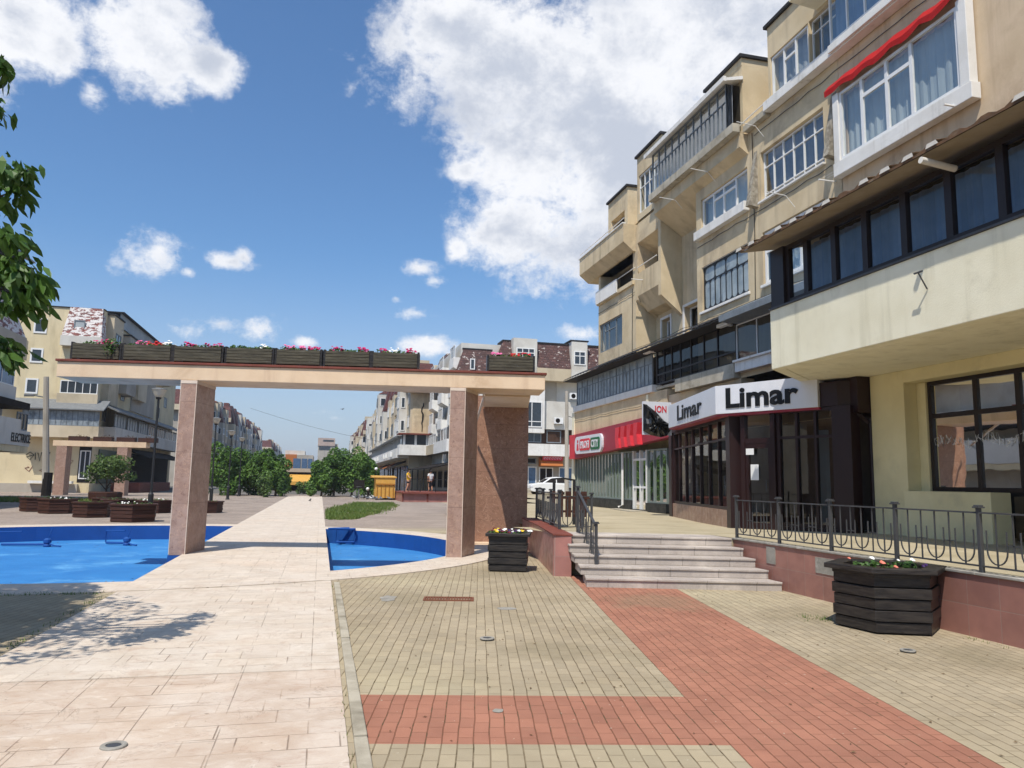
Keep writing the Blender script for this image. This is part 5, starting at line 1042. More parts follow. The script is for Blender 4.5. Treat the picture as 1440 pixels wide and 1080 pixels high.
g.build('graffiti', plain('red_graffiti', '#8a4a45', .7), yb)
f = SDL(-19.75)
for a0, a1, b, z1, m_, wz in ((75.2, 78.6, .6, 16.2, 'fcream', 13.4), (80.2, 84, .9, 15.2, 'fgrey', 12.6), (86, 90, .7, 14.6, 'fcream', 12.2)):
    g = MB(f); g.box(a0, a1, .001, b, 9.5 if a0 > 79 else 8, z1); d = g.build('dormer', M[m_], yb); g = MB(f); g.box(a0 - .1, a1 + .1, .0, b + .1, z1 + .002, z1 + .14); g.build('roof_edge', M['tar'], d); fwin(d, f, a0 + .8, a1 - .8, wz, wz + 1.3, b + .001, 2, 'greyfr')
mansard(yb, f, 92, 102, 13.6, 16.6, .8, .1, 'shB', .5, .5); g = MB(f); g.box(92, 102, .001, .85, 12.7, 13.59); g.build('band', M['fcream'], yb)
g = MB(f); g.box(78.7, 106, -4, .5, 17.2, 17.3); g.build('roof_edge', M['tar'], yb); g = MB(f); g.box(79, 104, .1, .16, 15.9, 17.19); g.build('roof_glazing', M['cur_lb'], yb)
for a, z, w in ((76, 9, 1.3), (76, 6.5, 1.3), (82, 9.0, 1.4), (99, 8.6, 1.6), (103, 10.2, 1.6), (103, 13, 1.4), (95, 10.0, 1.2)): fwin(yb, f, a, a + w, z, z + 1.3, .0, 2, 'greyfr')
g = MB(f); g.box(86, 97, .001, .12, 8.3, 12.6); g.build('recess', M['fgrey'], yb); g = MB(f); g.prism([(.001, 8.0), (1.8, 7.2), (1.8, 7.35), (.001, 8.2)], 74.5, 110, 'a'); g.build('sheet_roof', M['fsheet'], yb)
g = MB(f); g.box(75.8, 109, .001, 1.3, 4.75, 5.95); g.build('balcony', M['fwhite'], yb)
for k in range(7): fwin(yb, f, 76 + k * 4.7, 80.2 + k * 4.7, 5.96, 7.2, 1.1, 4, 'pvc' if k > 2 else 'greyfr', 'fpane' if k > 2 else 'dirty', .07)
g = MB(f); g.box(76, 84, .001, .1, .8, 3.9); g.build('shop_front', plain('dark_green_shop', '#23463c', .4, 0, .5), yb); g = MB(f); g.box(84.5, 108, .001, .1, .4, 3.9); g.build('shop_front', M['fdark'], yb); g = MB(f); g.prism([(.1, 4.2), (2.6, 3.4), (2.6, 3.5), (.1, 4.4)], 84, 108, 'a'); g.build('awning', M['fdark'], yb)
g = MB(f); g.box(77, 92, 1.0, 3.4, .0, .9); g.build('entrance_deck', M['coping'], yb)
# nearer block whose end shows at the very edge of the picture
XE, YE = -19.75, 54.0; f = SDL(XE); nb_ = thing('apartment_block', 'grey block with a sheet roof at the frame edge, its balcony lettered in black', 'apartment block', (XE, YE, 0))
g = MB(f); g.box(24, YE, -10, 0, .0, 15.4); g.build('wall', M['fgrey'], nb_)
g = MB(f); g.prism([(.0, 15.6), (.9, 15.25), (.9, 15.35), (-.4, 15.9)], 30, YE + .3, 'a'); g.build('sheet_roof', M['fsheet'], nb_); g = MB(f); g.box(44, YE - .1, .001, .5, 12.7, 15.2); g.build('loggia', M['fdark'], nb_)
mansard(nb_, f, 40, YE - .3, 10.2, 12.2, 1.0, .2, 'shB', .2, .2); g = MB(f); g.box(40, YE - .25, .001, 1.05, 9.0, 10.19); g.build('band', M['fgrey'], nb_); g = MB(f); g.box(YE - .24, YE + .9, .001, .75, 8.9, 10.2); g.build('bay', M['fyel'], nb_)
g = MB(f); g.box(40, YE - .4, .001, .8, 6.2, 7.0); g.build('balcony', M['fwhite'], nb_); fwin(nb_, f, 46, YE - .5, 7.01, 8.8, .6, 4, 'pvc', 'fpaneB'); g = MB(f); g.box(30, YE - .2, .001, 1.6, 5.6, 6.0); g.build('ledge', M['fdark'], nb_)
g = MB(f); g.box(30, YE + .6, .001, 1.5, 3.3, 4.25); g.box(30, YE - 1.2, 1.501, 1.55, 3.3, 4.9); bb = g.build('balcony', M['fwhite'], nb_); fwin(nb_, f, YE - 1.4, YE + .4, 4.26, 5.4, 1.3, 3, 'greyfr'); g = MB(f); g.text('ELECTRICE', YE - 2.6, YE + .5, 3.5, 4.05, 1.505 if 0 else 1.56, .02, .02); g.build('lettering', M['ink'], bb)
g = MB(f); g.box(28, YE + .4, .001, 1.5, 2.9, 3.29); g.build('soffit', M['fyel'], nb_)
# ---------------------------------------------------------------- small portal in front of the yellow block
mp = thing('concrete_portal', 'small distant peach portal with brown pillars in front of the graffiti wall', 'portal', (-18, 66, 0))
PA, PB = atY(74, 628, 65.5), atY(205, 632, 65.0); ang = math.atan2(PB.y - PA.y, PB.x - PA.x); Lm = math.hypot(PB.x - PA.x, PB.y - PA.y); f = frame((PA.x, PA.y, 0), ang); zb = 3.78
g = MB(f); g.box(0, Lm, 0, 1.1, zb, zb + .42); g.build('beam', M['cream'], mp); 
for px_ in (76, 164): P = atY(px_, 660, 65.4); s0 = (P.x - PA.x) * math.cos(ang); g = MB(f); g.box(s0, s0 + .75, .01, 1.05, -.1, zb - .002); g.build('pillar', M['stone'], mp)
for i, (s0, lab) in enumerate(((1.0, 'first brown flower box on the small distant portal, nearest the utility pole'), (2.8, 'second brown flower box from the pole on the small distant portal'), (4.5, 'third brown flower box from the pole on the small distant portal'), (6.1, 'brown flower box at the end of the small distant portal by the tall lamp'))):
    o = f(s0 + .6, .5, zb + .42); t = thing('flower_box', lab, 'flower box', o, 'flower boxes on the small portal'); g = MB(f); g.box(s0, s0 + 1.35, .15, .8, zb + .43, zb + .78); g.build('box', M['woodR'], t); g = MB(); P = f(s0 + .9, .5, zb + .8); g.v, g.f = leafcloud([(P[0], P[1], P[2], .5, .2, .16)], 50, .12, 60 + i); g.build('plants', M['dry'], t, recalc=False)
# ---------------------------------------------------------------- lamps, poles, wire
def lamp(label, x, y, h, r_=.05, head='cone'):
    t = thing('street_lamp', label, 'street lamp', (x, y, 0), 'street lamps along the path'); f = frame((x, y, 0))
    g = MB(f); g.lathe([(.14, 0), (.14, .06), (.10, .1), (.10, .9), (.07, .95), (r_, 1.0), (r_ * .85, h - .45), (.09, h - .42), (.11, h - .36)], 12); g.build('post', M['metalD'], t)
    g = MB(f); g.lathe([(.10, h - .355), (.17, h - .28), (.25, h - .1), (.27, h - .06)], 16); g.build('globe', M['lampglass'], t); g = MB(f); g.lathe([(.28, h - .059), (.27, h - .03), (.1, h + .01), (.01, h + .02)], 16); g.build('cap', M['fsheet'], t); return t
M['lampglass'] = plain('frosted_lamp_glass', '#b9b3a4', .35, 0, .5, .1)
lamp('tall black street lamp beside the largest brown planter at the pool', -6.2, 31.3, 4.95); lamp('black street lamp left of the path, second beyond the portal', -6.2, 47.8, 5.1); lamp('black street lamp in front of the round trees, third along the path', -6.4, 57.9, 4.95); lamp('black street lamp at the edge of the round trees, farthest along the path', -6.7, 68.5, 5.0)
def globe_lamp(label, x, y, h):
    t = thing('globe_lamp', label, 'street lamp', (x, y, 0), 'globe lamps by the far kiosk'); f = frame((x, y, 0)); g = MB(f); g.lathe([(.1, 0), (.05, .3), (.04, h)], 8); g.build('post', M['metalD'], t); g = MB(f); g.lathe([(.02, h)] + [(.14 * math.sin(math.pi * k / 8), h + .14 - .14 * math.cos(math.pi * k / 8)) for k in range(1, 8)] + [(.01, h + .28)], 12); g.build('globe', M['pvc'], t, smooth=True)
P = atY(529, 660, 66); globe_lamp('white globe lamp beside the right hand round trees', P.x, 66, P.z - .1); P = atY(517, 690, 64); globe_lamp('low white globe lamp next to the yellow kiosk', P.x, 64, max(.6, P.z))
def upole(label, px_, pt_, pb, Y, z0, r0=.17):
    A, B_ = atY(px_, pt_, Y), atY(px_, pb, Y); t = thing('utility_pole', label, 'utility pole', (B_.x, Y, z0)); g = MB(); g.tube([(B_.x, Y, z0 - .1), (A.x, Y, A.z)], [r0, r0 * .7], 10); g.build('pole', M['fgrey'], t); return t, A, B_
t, A, B_ = upole('weathered concrete utility pole with a dark wrapped foot by the graffiti wall', 65, 530, 690, 62, 0.0, .26); g = MB(); g.tube([(B_.x, 62, -.1), (B_.x + .02, 62, 1.7)], [.34, .32], 10); g.build('wrap', M['fdark'], t); g = MB(); g.tube([(A.x, 62, 7.2), (A.x - .7, 61.8, 7.3)], .05, 5); g.tube([(A.x - 1.2, 61.6, 7.25), (A.x - .6, 61.8, 7.3)], .1, 6); g.build('lamp_arm', M['fsheet'], t)
t, A2_, B2_ = upole('slim grey concrete utility pole at the supermarket corner behind the parked car', 797, 550, 690, 60, .6, .2); g = MB()
for z in (7.2, 5.6): g.tube([(A2_.x, 60, z), (A2_.x + 1.2, 59.9, z - .3)], .03, 4); g.box(A2_.x + .5, A2_.x + .8, 59.8, 60, z - .5, z - .2)
g.build('bracket', M['fdark'], t)
P1, P2 = atY(352, 574, 110), atY(575, 628, 92); g = MB(); g.tube([tuple(P1.lerp(P2, k / 12) - V((0, 0, .5 * math.sin(math.pi * k / 12)))) for k in range(13)], .018, 4); g.build('overhead_cable', M['fdark'], loc=P1, label='thin overhead cable slung across the plaza beyond the portal', cat='cable')
# ---------------------------------------------------------------- far end of the plaza
ob = thing('office_building', 'orange and grey office building with a white plant deck at the end of the plaza', 'office building', (-6, 200, 0)); f = FRT(200)
g = MB(f); g.box(-9.0, -6.2, -20, 0, 0, 7.6); g.build('wall', M['orange'], ob); g = MB(f); g.box(-6.19, -2.1, -20, -.1, 0, 7.5); g.build('wall', M['fgrey'], ob)
for x0, x1 in ((-7.0, -5.2), (-4.9, -3.6), (-3.4, -2.3)): g = MB(f); g.box(x0, x1, -.05 if x0 < -6.2 else -.1, .08, 2.5, 6.6); g.build('window_band', M['fpaneB'], ob)
g = MB(f); g.box(-9.2, -4.3, -14, -3, 7.6, 8.7); g.build('plant_deck', M['fwhite'], ob); g = MB(f); g.box(-9.6, -9.01, -14, -.5, 0, 7.2); g.build('end_strip', M['fwhite'], ob)
ob = thing('office_tower', 'plain grey office tower with a pinkish top rising behind the round trees', 'tower', (2, 300, 0)); f = FRT(300); g = MB(f); g.box(-1.6, 4.6, -12, 0, 0, 17.0); g.build('wall', M['fgrey'], ob); g = MB(f); g.box(-1.7, 4.7, -12.1, .3, 14.2, 17.2); g.build('top_band', surf('pinkish_concrete', '#b9a598', '#a99488', .9, .2, bump=0), ob); g = MB(f); g.box(0.2, 4.2, .31, .4, 15.9, 16.5); g.box(-1.2, 3, .001, .1, 12.6, 13.9); g.each('window_band', M['fpane'], ob); g = MB(f); g.box(4.61, 6, -9, -4, 0, 15.2); g.build('side_wing', M['fgrey'], ob)
g = MB(FRT(320)); 
for lab, x0, x1, h, Y in (('low pale roofs far behind the right hand trees', 8, 24, 11, 330),): f = FRT(Y); t = thing('house_row', lab, 'houses', (x0, Y, 0)); g = MB(f); g.box(x0, x1, -10, 0, 0, h - 2); g.build('wall', M['fcream'], t); mansard(t, f, x0 - .4, x1 + .4, h - 1.99, h, .4, -1.5, 'shC', 1.5, 1.5, 'roof')
kc = thing('market_canopy', 'amber canopy with white fringe under the orange office building', 'canopy', (-3, 104, 0)); f = FRT(104); g = MB(f); g.prism([(0, 1.85), (3, 1.15), (3, 1.2), (0, 2.1)], -6.2, -.6, 'a'); g.box(-6.2, -.6, 2.9, 3.0, .75, 1.15); g.build('cloth', M['amber'], kc); g = MB(f); g.box(-6.2, -.6, -3, 0, .0, 2.4); g.build('stall', M['fdark'], kc); g = MB(f); g.box(-6.3, -.4, -3.1, .2, 2.41, 2.9); g.build('fascia', M['fgrey'], kc)
ks = thing('kiosk', 'amber plank kiosk with a sloping top beside the round trees', 'kiosk', (5, 62, 0)); PA, PB = atY(524, 700, 62), atY(555, 700, 62); f = FRT(62)
g = MB(f); g.box(PA.x + .2, PB.x, -2, 0, .15, 1.75); g.build('body', M['amber'], ks); g = MB(f); g.prism([(-2.1, 1.76), (.07, 1.76), (.07, 1.84), (-2.1, 1.95)], PA.x - .1, PB.x + .1, 'a'); g.build('roof', M['amber'], ks); g = MB(f)
for k in range(5): g.box(PA.x + .3 + k * .32, PA.x + .36 + k * .32, .001, .05, .16, 1.2)
g.box(PA.x + .2, PB.x, .051, .1, 1.2, 1.3); g.each('batten', plain('dark_amber', '#a86f22', .6), ks)
dk = thing('raised_deck', 'red tiled deck wall with an iron railing at the far right of the plaza', 'deck', (8, 57, 0)); PA, PB = atY(565, 706, 57), atY(660, 706, 57); f = FRT(57)
g = MB(f); g.box(PA.x, PB.x + 4, -8, 0, -.05, .62); g.build('wall', M['tileX'], dk); g = MB(f); g.box(PA.x - .05, PB.x + 4, -8, .25, .621, .72); g.build('ledge', M['coping'], dk); g = MB(f)
for k in range(7): x = PA.x + .3 + k * 1.2; g.box(x, x + .05, -1.5, -1.45, .72, 1.75)
g.box(PA.x + .3, PB.x + 4, -1.5, -1.46, 1.68, 1.72); g.box(PA.x + .3, PB.x + 4, -1.5, -1.46, .85, .89); g.build('railing', M['metalD'], dk); g = MB(f)
for k in range(5): x = PA.x + k * 1.85; g.box(x, x + .12, .001, .06, -.05, .62)
g.each('pilaster', M['coping'], dk); g = MB(f); g.box(PA.x - .9, PA.x - .06, -7, -6.9, .0, 1.6); g.build('screen', M['fdark'], dk)
# ---------------------------------------------------------------- trees
def tree(name, label, x, y, h, r_, seed, n=2600, leaf=.2, mat='leafF', group=None, trunk=.12, z0=.0, flat=.75, low=.28):
    r = random.Random(seed); t = thing(name, label, 'tree', (x, y, z0), group); zc = h * (low + (1 - low) / 2); rz = h * (1 - low) / 2
    blobs = [(x, y, z0 + zc, r_ * .7, r_ * .7, rz * .75)]
    for k in range(14):
        a = r.uniform(0, 6.28); d = r_ * r.uniform(.3, .85); zz = zc + rz * r.uniform(-.8, .85); s = r.uniform(.2, .46)
        blobs.append((x + d * math.cos(a), y + d * math.sin(a), z0 + zz, r_ * s, r_ * s, rz * s * 1.05))
    g = MB(); g.v, g.f = leafcloud(blobs, n, leaf, seed, .15, .6, .5); g.build('crown', M[mat], t, recalc=False)
    g = MB(); g.tube([(x, y, z0 - .1), (x + .04, y, z0 + h * .2), (x, y + .03, z0 + h * .5), (x, y, z0 + h * .75)], [trunk, trunk * .8, trunk * .5, trunk * .15], 8)
    for b in blobs[1:6]: g.tube([(x, y, z0 + h * .25), ((x + b[0]) / 2, (y + b[1]) / 2, (z0 + h * .35 + b[2]) / 2), (b[0], b[1], b[2])], [trunk * .5, trunk * .3, trunk * .1], 5)
    g.build('trunk', M['bark'], t); return t
GT = 'round trees at the end of the path'
for i, (px_, pt_, hw, Y, lab) in enumerate(((314, 634, 22, 71, 'dark round tree at the pillar side of the left hand tree group'), (341, 629, 24, 73.5, 'tallest round tree in the middle of the left hand tree group'), (368, 634, 24, 72, 'broad round tree right of the tallest in the left hand group'), (390, 646, 16, 70, 'smaller round tree at the path side of the left hand group'),
    (454, 650, 18, 71, 'low spreading tree at the path side of the right hand group'), (472, 634, 22, 74, 'tall round tree in front of the grey tower'), (497, 634, 22, 72, 'full round tree in the middle of the right hand group'), (520, 645, 16, 68, 'small round tree next to the amber kiosk'))):
    A, B_ = atY(px_, pt_, Y), atY(px_ + hw, pt_, Y); tree('round_tree', lab, A.x, Y, A.z + .25, (B_.x - A.x) * 1.28, 40 + i, 4600, .27, group=GT, low=.04)
for i, (px_, pt_, hw, Y, lab) in enumerate(((402, 668, 10, 78, 'small shrub at the end of the path below the orange office building'), (428, 676, 14, 82, 'grey green shrub between the path and the right hand trees'), (372, 668, 12, 66, 'pale young shrub in front of the left hand round trees'))):
    A, B_ = atY(px_, pt_, Y), atY(px_ + hw, pt_, Y); tree('shrub', lab, A.x, Y, max(.8, A.z), B_.x - A.x, 70 + i, 900, .2, 'leafY' if i else 'leafF', trunk=.05, low=.02)
PP = atY(153, 640, 50); t = tree('young_pine', 'young spreading pine with two stems behind the brown planters', PP.x, 50, PP.z + .1, 1.35, 77, 2600, .17, 'leafY', trunk=.07, low=.42)
g = MB(); g.lathe([(.9, 0), (.95, .55), (.85, .6)], 10, (PP.x, 50, 0)); g.build('tree_tub', M['woodR'], loc=(PP.x, 50, 0), label='dark round tub at the foot of the young pine', cat='tub')
# near tree leaning in over the left edge
nt_ = thing('leafy_tree', 'leafy tree whose drooping branches hang into the frame edge and shade the path', 'tree', (-6.6, 6.4, 0)); r = random.Random(12)
bl = [(-6.05, 7.1, 4.5, 1.9, 1.9, 1.9), (-6.3, 9.0, 4.4, 1.9, 1.9, 1.8), (-6.6, 5.5, 4.6, 1.8, 1.8, 1.8), (-5.5, 8.9, 3.6, 1.2, 1.2, .9), (-5.2, 7.6, 4.0, 1.0, 1.2, 1.2)]
g = MB(); g.v, g.f = leafcloud(bl, 24000, .22, 12, .5, .42, .45); v3, f3_ = leafcloud([(-4.2, 7.5, 4.6, .9, 1.0, .9), (-4.0, 7.3, 3.5, .8, .9, .8), (-4.4, 8.6, 4.2, .8, .7, .8), (-3.8, 6.2, 4.2, .8, .8, .9)], 1500, .17, 13, .6, .34, .5); o = len(g.v); g.v += v3; g.f += [tuple(i + o for i in q) for q in f3_]
fr_b = [((-60, 255), (44, 238), 4, .2), ((-60, 300), (36, 262), 3, .16), ((-80, 350), (50, 378), 5, .24), ((-60, 420), (56, 420), 5, .2), ((-40, 380), (62, 398), 4, .18), ((-60, 470), (26, 494), 4, .16), ((-60, 60), (6, 92), 3, .14), ((-60, 140), (4, 152), 2, .1), ((-50, 310), (34, 338), 4, .18)]
stems = []
for (q0, q1, k, s) in fr_b:
    A, B_ = atY(q0[0], q0[1], 7.1), atY(q1[0], q1[1], 7.0); stems.append((A, B_)); v2 = []; f2 = []
    for i in range(k * 24):
        tt = r.uniform(.25, 1) ** .7; c = A.lerp(B_, tt) + V((r.gauss(0, .02), r.gauss(0, .1), r.gauss(0, .05))); d = V((r.uniform(-.4, .8), r.gauss(0, .5), -r.uniform(.3, 1.0))).normalized(); L = .16 * r.uniform(.7, 1.25)
        sd = d.cross(V((r.gauss(0, 1), r.gauss(0, 1), r.gauss(0, .4)))).normalized(); nn = sd.cross(d); w = L * .17; o = len(g.v)
        g.v += [tuple(c), tuple(c + d * L * .35 + sd * w + nn * .01), tuple(c + d * L * .72 + sd * w * .75), tuple(c + d * L - nn * .012), tuple(c + d * L * .72 - sd * w * .75), tuple(c + d * L * .35 - sd * w + nn * .01)]; g.f.append([o, o + 1, o + 2, o + 3, o + 4, o + 5])
g.build('crown', M['leafN'], nt_, recalc=False)
g = MB(); g.tube([(-6.6, 6.4, -.1), (-6.5, 6.45, 1.5), (-6.3, 6.6, 2.8), (-6.0, 6.8, 4.2)], [.2, .17, .14, .08], 10)
for A, B_ in stems: g.tube([(-6.2, 6.7, 3.2), tuple(A.lerp(V((-6, 6.8, 4)), .4)), tuple(A), tuple(B_)], [.05, .03, .016, .004], 5)
g.build('trunk', M['bark'], nt_)
# ---------------------------------------------------------------- car
def car(label, x, y, z, ang):
    t = thing('parked_car', label, 'car', (x, y, z)); f = frame((x, y, z), ang); W_ = .84
    prof = [(-2.05, .32), (-2.1, .55), (-2.06, .78), (-1.75, .9), (-1.05, .98), (-.35, 1.42), (.2, 1.5), (.95, 1.46), (1.55, 1.12), (2.0, 1.06), (2.1, .8), (2.08, .4), (1.8, .25), (-1.8, .25)]
    sec = lambda b, k, dz: [(a * (1 - k * .02), b, c) for a, c in prof]
    g = MB(f); lays = []
    for b, ins in ((-W_, .0), (-W_ * .96, -.02)): pass
    def ring(b, top): return [(a, b * (1 - .22 * max(0, (c - .95) / .55)), c) for a, c in prof]
    g.loft(ring(-W_, 0), ring(W_, 0)); bd = g.build('body', M['carw'], t, bevel=.04)
    for s_ in (-1, 1):
        k = lambda c: s_ * (W_ * (1 - .22 * max(0, (c - .95) / .55)) + .006)
        for nm, po in (('side_window', [(-.85, 1.02), (-.3, 1.36), (.12, 1.42), (.12, 1.02)]), ('side_window', [(.2, 1.02), (.2, 1.42), (.85, 1.38), (1.3, 1.1), (1.25, 1.02)])): g = MB(f); g.quad(*[(a, k(c), c) for a, c in po]); g.build(nm, M['fdark'], t)
        for a in (-1.3, 1.3):
            g = MB(f); n = 16
            g.prism([(a + .31 * math.cos(2 * math.pi * q / n), .31 + .31 * math.sin(2 * math.pi * q / n)) for q in range(n)], s_ * (W_ - .16), s_ * (W_ + .012), 'b'); w = g.build('wheel', M['fdark'], t); g = MB(f); g.prism([(a + .19 * math.cos(2 * math.pi * q / n), .31 + .19 * math.sin(2 * math.pi * q / n)) for q in range(n)], s_ * (W_ + .013), s_ * (W_ + .022), 'b'); g.build('rim', M['fsheet'], w)
    g = MB(f); g.quad((-1.0, -.66, 1.02), (-.38, -.58, 1.4), (-.38, .58, 1.4), (-1.0, .66, 1.02)); o = g.build('windscreen', M['fdark'], t)
    for s_ in (-1, 1): g = MB(f); g.box(-2.12, -1.9, s_ * .72 - .14, s_ * .72 + .14, .62, .76); g.build('headlight', M['signw'], t); g = MB(f); g.box(2.0, 2.13, s_ * .7 - .12, s_ * .7 + .12, .72, .95); g.build('tail_light', M['redhi'], t)
    return t
M['carw'] = plain('white_car_paint', '#e4e4e2', .25, 0, .5, .03); P = atY(776, 681, 61.5); car('white hatchback parked beyond the railing in front of the corner block', P.x, 61.5, .60, R(0))
# ---------------------------------------------------------------- people and birds
def skin(name, verts, edges, rad, mat, par, off, lv=1):
    me = bpy.data.meshes.new(name); me.from_pydata([(x - off[0] * 0, y, z) for x, y, z in verts], edges, []); me.materials.append(mat); o = bpy.data.objects.new(name, me); COL.objects.link(o); o.parent = par; o['_o'] = tuple(off)
    sk = o.modifiers.new('skin', 'SKIN'); sl = me.skin_vertices if me.skin_vertices else None
    bm = bmesh.new(); bm.from_mesh(me); ly = bm.verts.layers.skin.verify()
    for v, rr_ in zip(bm.verts, rad): v[ly].radius = (rr_, rr_)
    bm.verts.ensure_lookup_table(); bm.verts[0][ly].use_root = True; bm.to_mesh(me); bm.free()
    ss = o.modifiers.new('sub', 'SUBSURF'); ss.levels = lv; ss.render_levels = lv; return o
def person(label, x, y, z, rot, shirt, shorts, hairc, arm=0.0, long_=False):
    t = thing('person', label, 'person', (x, y, z)); t.rotation_euler = (0, 0, rot)
    J = dict(pel=(0, 0, .92), sp=(0, .01, 1.12), ch=(0, .02, 1.32), nk=(0, .02, 1.47), hd=(0, -.01, 1.58), tp=(0, -.01, 1.70), ls=(.18, .02, 1.38), le=(.24, .04, 1.12), lw=(.22, -.06, .9), lh=(.21, -.1, .8), rs=(-.18, .02, 1.38), re=(-.27, -.02 - arm * .1, 1.13), rw=(-.3 - arm * .1, -.1 - arm * .2, .95 + arm * .12), rh=(-.31 - arm * .14, -.14 - arm * .28, .88 + arm * .16),
             lk=(.11, -.05, .50), la=(.12, .02, .09), lt=(.13, -.14, .035), rk=(-.10, .0, .50), ra=(-.12, .14, .10), rt=(-.12, -.01, .04))
    ks_ = list(J); ix = {k: i for i, k in enumerate(ks_)}; ed = [('pel', 'sp'), ('sp', 'ch'), ('ch', 'nk'), ('nk', 'hd'), ('hd', 'tp'), ('ch', 'ls'), ('ls', 'le'), ('le', 'lw'), ('lw', 'lh'), ('ch', 'rs'), ('rs', 're'), ('re', 'rw'), ('rw', 'rh'), ('pel', 'lk'), ('lk', 'la'), ('la', 'lt'), ('pel', 'rk'), ('rk', 'ra'), ('ra', 'rt')]
    rd = dict(pel=.14, sp=.13, ch=.15, nk=.06, hd=.095, tp=.08, ls=.065, le=.045, lw=.032, lh=.04, rs=.065, re=.045, rw=.032, rh=.04, lk=.07, la=.042, lt=.035, rk=.07, ra=.042, rt=.035)
    skin('body', [J[k] for k in ks_], [(ix[a], ix[b]) for a, b in ed], [rd[k] for k in ks_], M['skin'], t, (x, y, z))
    def sub(nm, keys, es, kr, mat): skin(nm, [J[k] if isinstance(k, str) else k for k in keys], es, kr, mat, t, (x, y, z))
    sub('shirt', ['sp', (0, .0, .86), 'ch', (0, .02, 1.43), 'ls', (.23, .03, 1.2), 'rs', (-.25, .0, 1.2)], [(0, 1), (0, 2), (2, 3), (2, 4), (4, 5), (2, 6), (6, 7)], [.155, .17, .17, .085, .085, .07, .085, .07], shirt)
    sub('shorts', ['pel', (.1, -.03, .62 if not long_ else .3), (-.1, .0, .62 if not long_ else .3)], [(0, 1), (0, 2)], [.155, .1 if not long_ else .075, .1 if not long_ else .075], shorts)
    sub('hair', [(0, .03, 1.66), (0, .0, 1.73), (0, .06, 1.58)], [(0, 1), (0, 2)], [.1, .075, .06], hairc); return t
M['skin'] = plain('skin_tone', '#b98a6e', .6, 0, .3, .05); M['tyel'] = plain('yellow_cloth', '#dfae1e', .8); M['tdark'] = plain('dark_cloth', '#26262a', .85); M['hair'] = plain('dark_hair', '#201812', .6); M['twhite'] = plain('white_cloth', '#d9d9d6', .85)
P = atY(574, 689, 57.7); person('person in a long yellow top and dark shorts walking on the red deck', P.x, 57.7, .72, R(60), M['tyel'], M['tdark'], M['hair'], 1.0)
P = atY(605, 686, 60.5); person('person in a white top by the railing on the red deck', P.x, 60.5, .72, R(200), M['twhite'], M['tdark'], M['hair'], .2, True)
def pigeon_mesh(mb, o, rot, up=.0, wing=False):
    f = frame(o, rot); n = 8; prof = [(-.17, .012, .12), (-.1, .04, .125), (-.02, .062, .135), (.06, .055, .15), (.1, .035, .18), (.115, .026, .215), (.135, .027, .235), (.155, .018, .235), (.185, .004, .225)]; b = len(mb.v)
    for x, r_, z in prof:
        for k in range(n): t = 2 * math.pi * k / n; mb.v.append(f(x, r_ * math.cos(t), z + r_ * math.sin(t) * (1.0)))
    for i in range(len(prof) - 1):
        for k in range(n): mb.f.append([b + i * n + k, b + i * n + (k + 1) % n, b + (i + 1) * n + (k + 1) % n, b + (i + 1) * n + k])
    g2 = MB(f); g2.prism([(-.28, -.03), (-.12, -.025), (-.12, .025), (-.28, .03)], .105, .12)
    if wing: g2.prism([(.06, .03), (-.08, .05), (-.14, .36), (-.02, .3)], .15, .16); g2.prism([(.06, -.03), (-.02, -.3), (-.14, -.36), (-.08, -.05)], .15, .16)
    else:
        for s_ in (-1, 1): g2.tube([(0.01, s_ * .025, .09), (.02, s_ * .025, .0)], .006, 4)
    for v in g2.v: pass
    ob_ = len(mb.v); mb.v += g2.v; mb.f += [[i + ob_ for i in ff_] for ff_ in g2.f]
M['pgn'] = [plain('pigeon_grey', '#6f7378', .7), plain('pigeon_dark', '#3a3c40', .7), plain('pigeon_white', '#c9c7c2', .7)]
rr = random.Random(17); GP = 'pigeons on the far paving'
for m_i, lab in ((0, 'grey pigeon in the flock on the paving before the amber kiosk'), (1, 'dark pigeon in the flock on the paving before the amber kiosk'), (2, 'whitish pigeon in the flock on the paving before the amber kiosk')):
    g = MB(); pigeon_mesh(g, (0, 0, 0), 0); proto = None
    for k in range((22, 14, 8)[m_i]):
        px_ = rr.uniform(496, 556) if k else 508 + m_i * 9; P = atZ(px_, rr.uniform(699.5, 703.5)); ps_ = (P.x, P.y, 0)
        if proto is None: proto = g.build('pigeon', M['pgn'][m_i], loc=(0, 0, 0), label=lab, cat='pigeon', group=GP); proto.location = ps_; proto.rotation_euler = (0, 0, rr.uniform(0, 6.28)); proto.scale = (1.25,) * 3
        else: c = proto.copy(); COL.objects.link(c); c.location = ps_; c.rotation_euler = (0, 0, rr.uniform(0, 6.28))
g = MB(); pigeon_mesh(g, (0, 0, 0), 1.2); P = atZ(436, 706); g.build('pigeon', M['pgn'][1], loc=(0, 0, 0), label='dark pigeon alone on the pale path', cat='pigeon', group=GP).location = P
g = MB(); pigeon_mesh(g, (0, 0, 0), .7, wing=True); P = atY(482, 577, 70); o = g.build('flying_bird', M['pgn'][1], loc=(0, 0, 0), label='dark bird in flight in the sky below the portal beam', cat='bird'); o.location = P; o.scale = (.8,) * 3
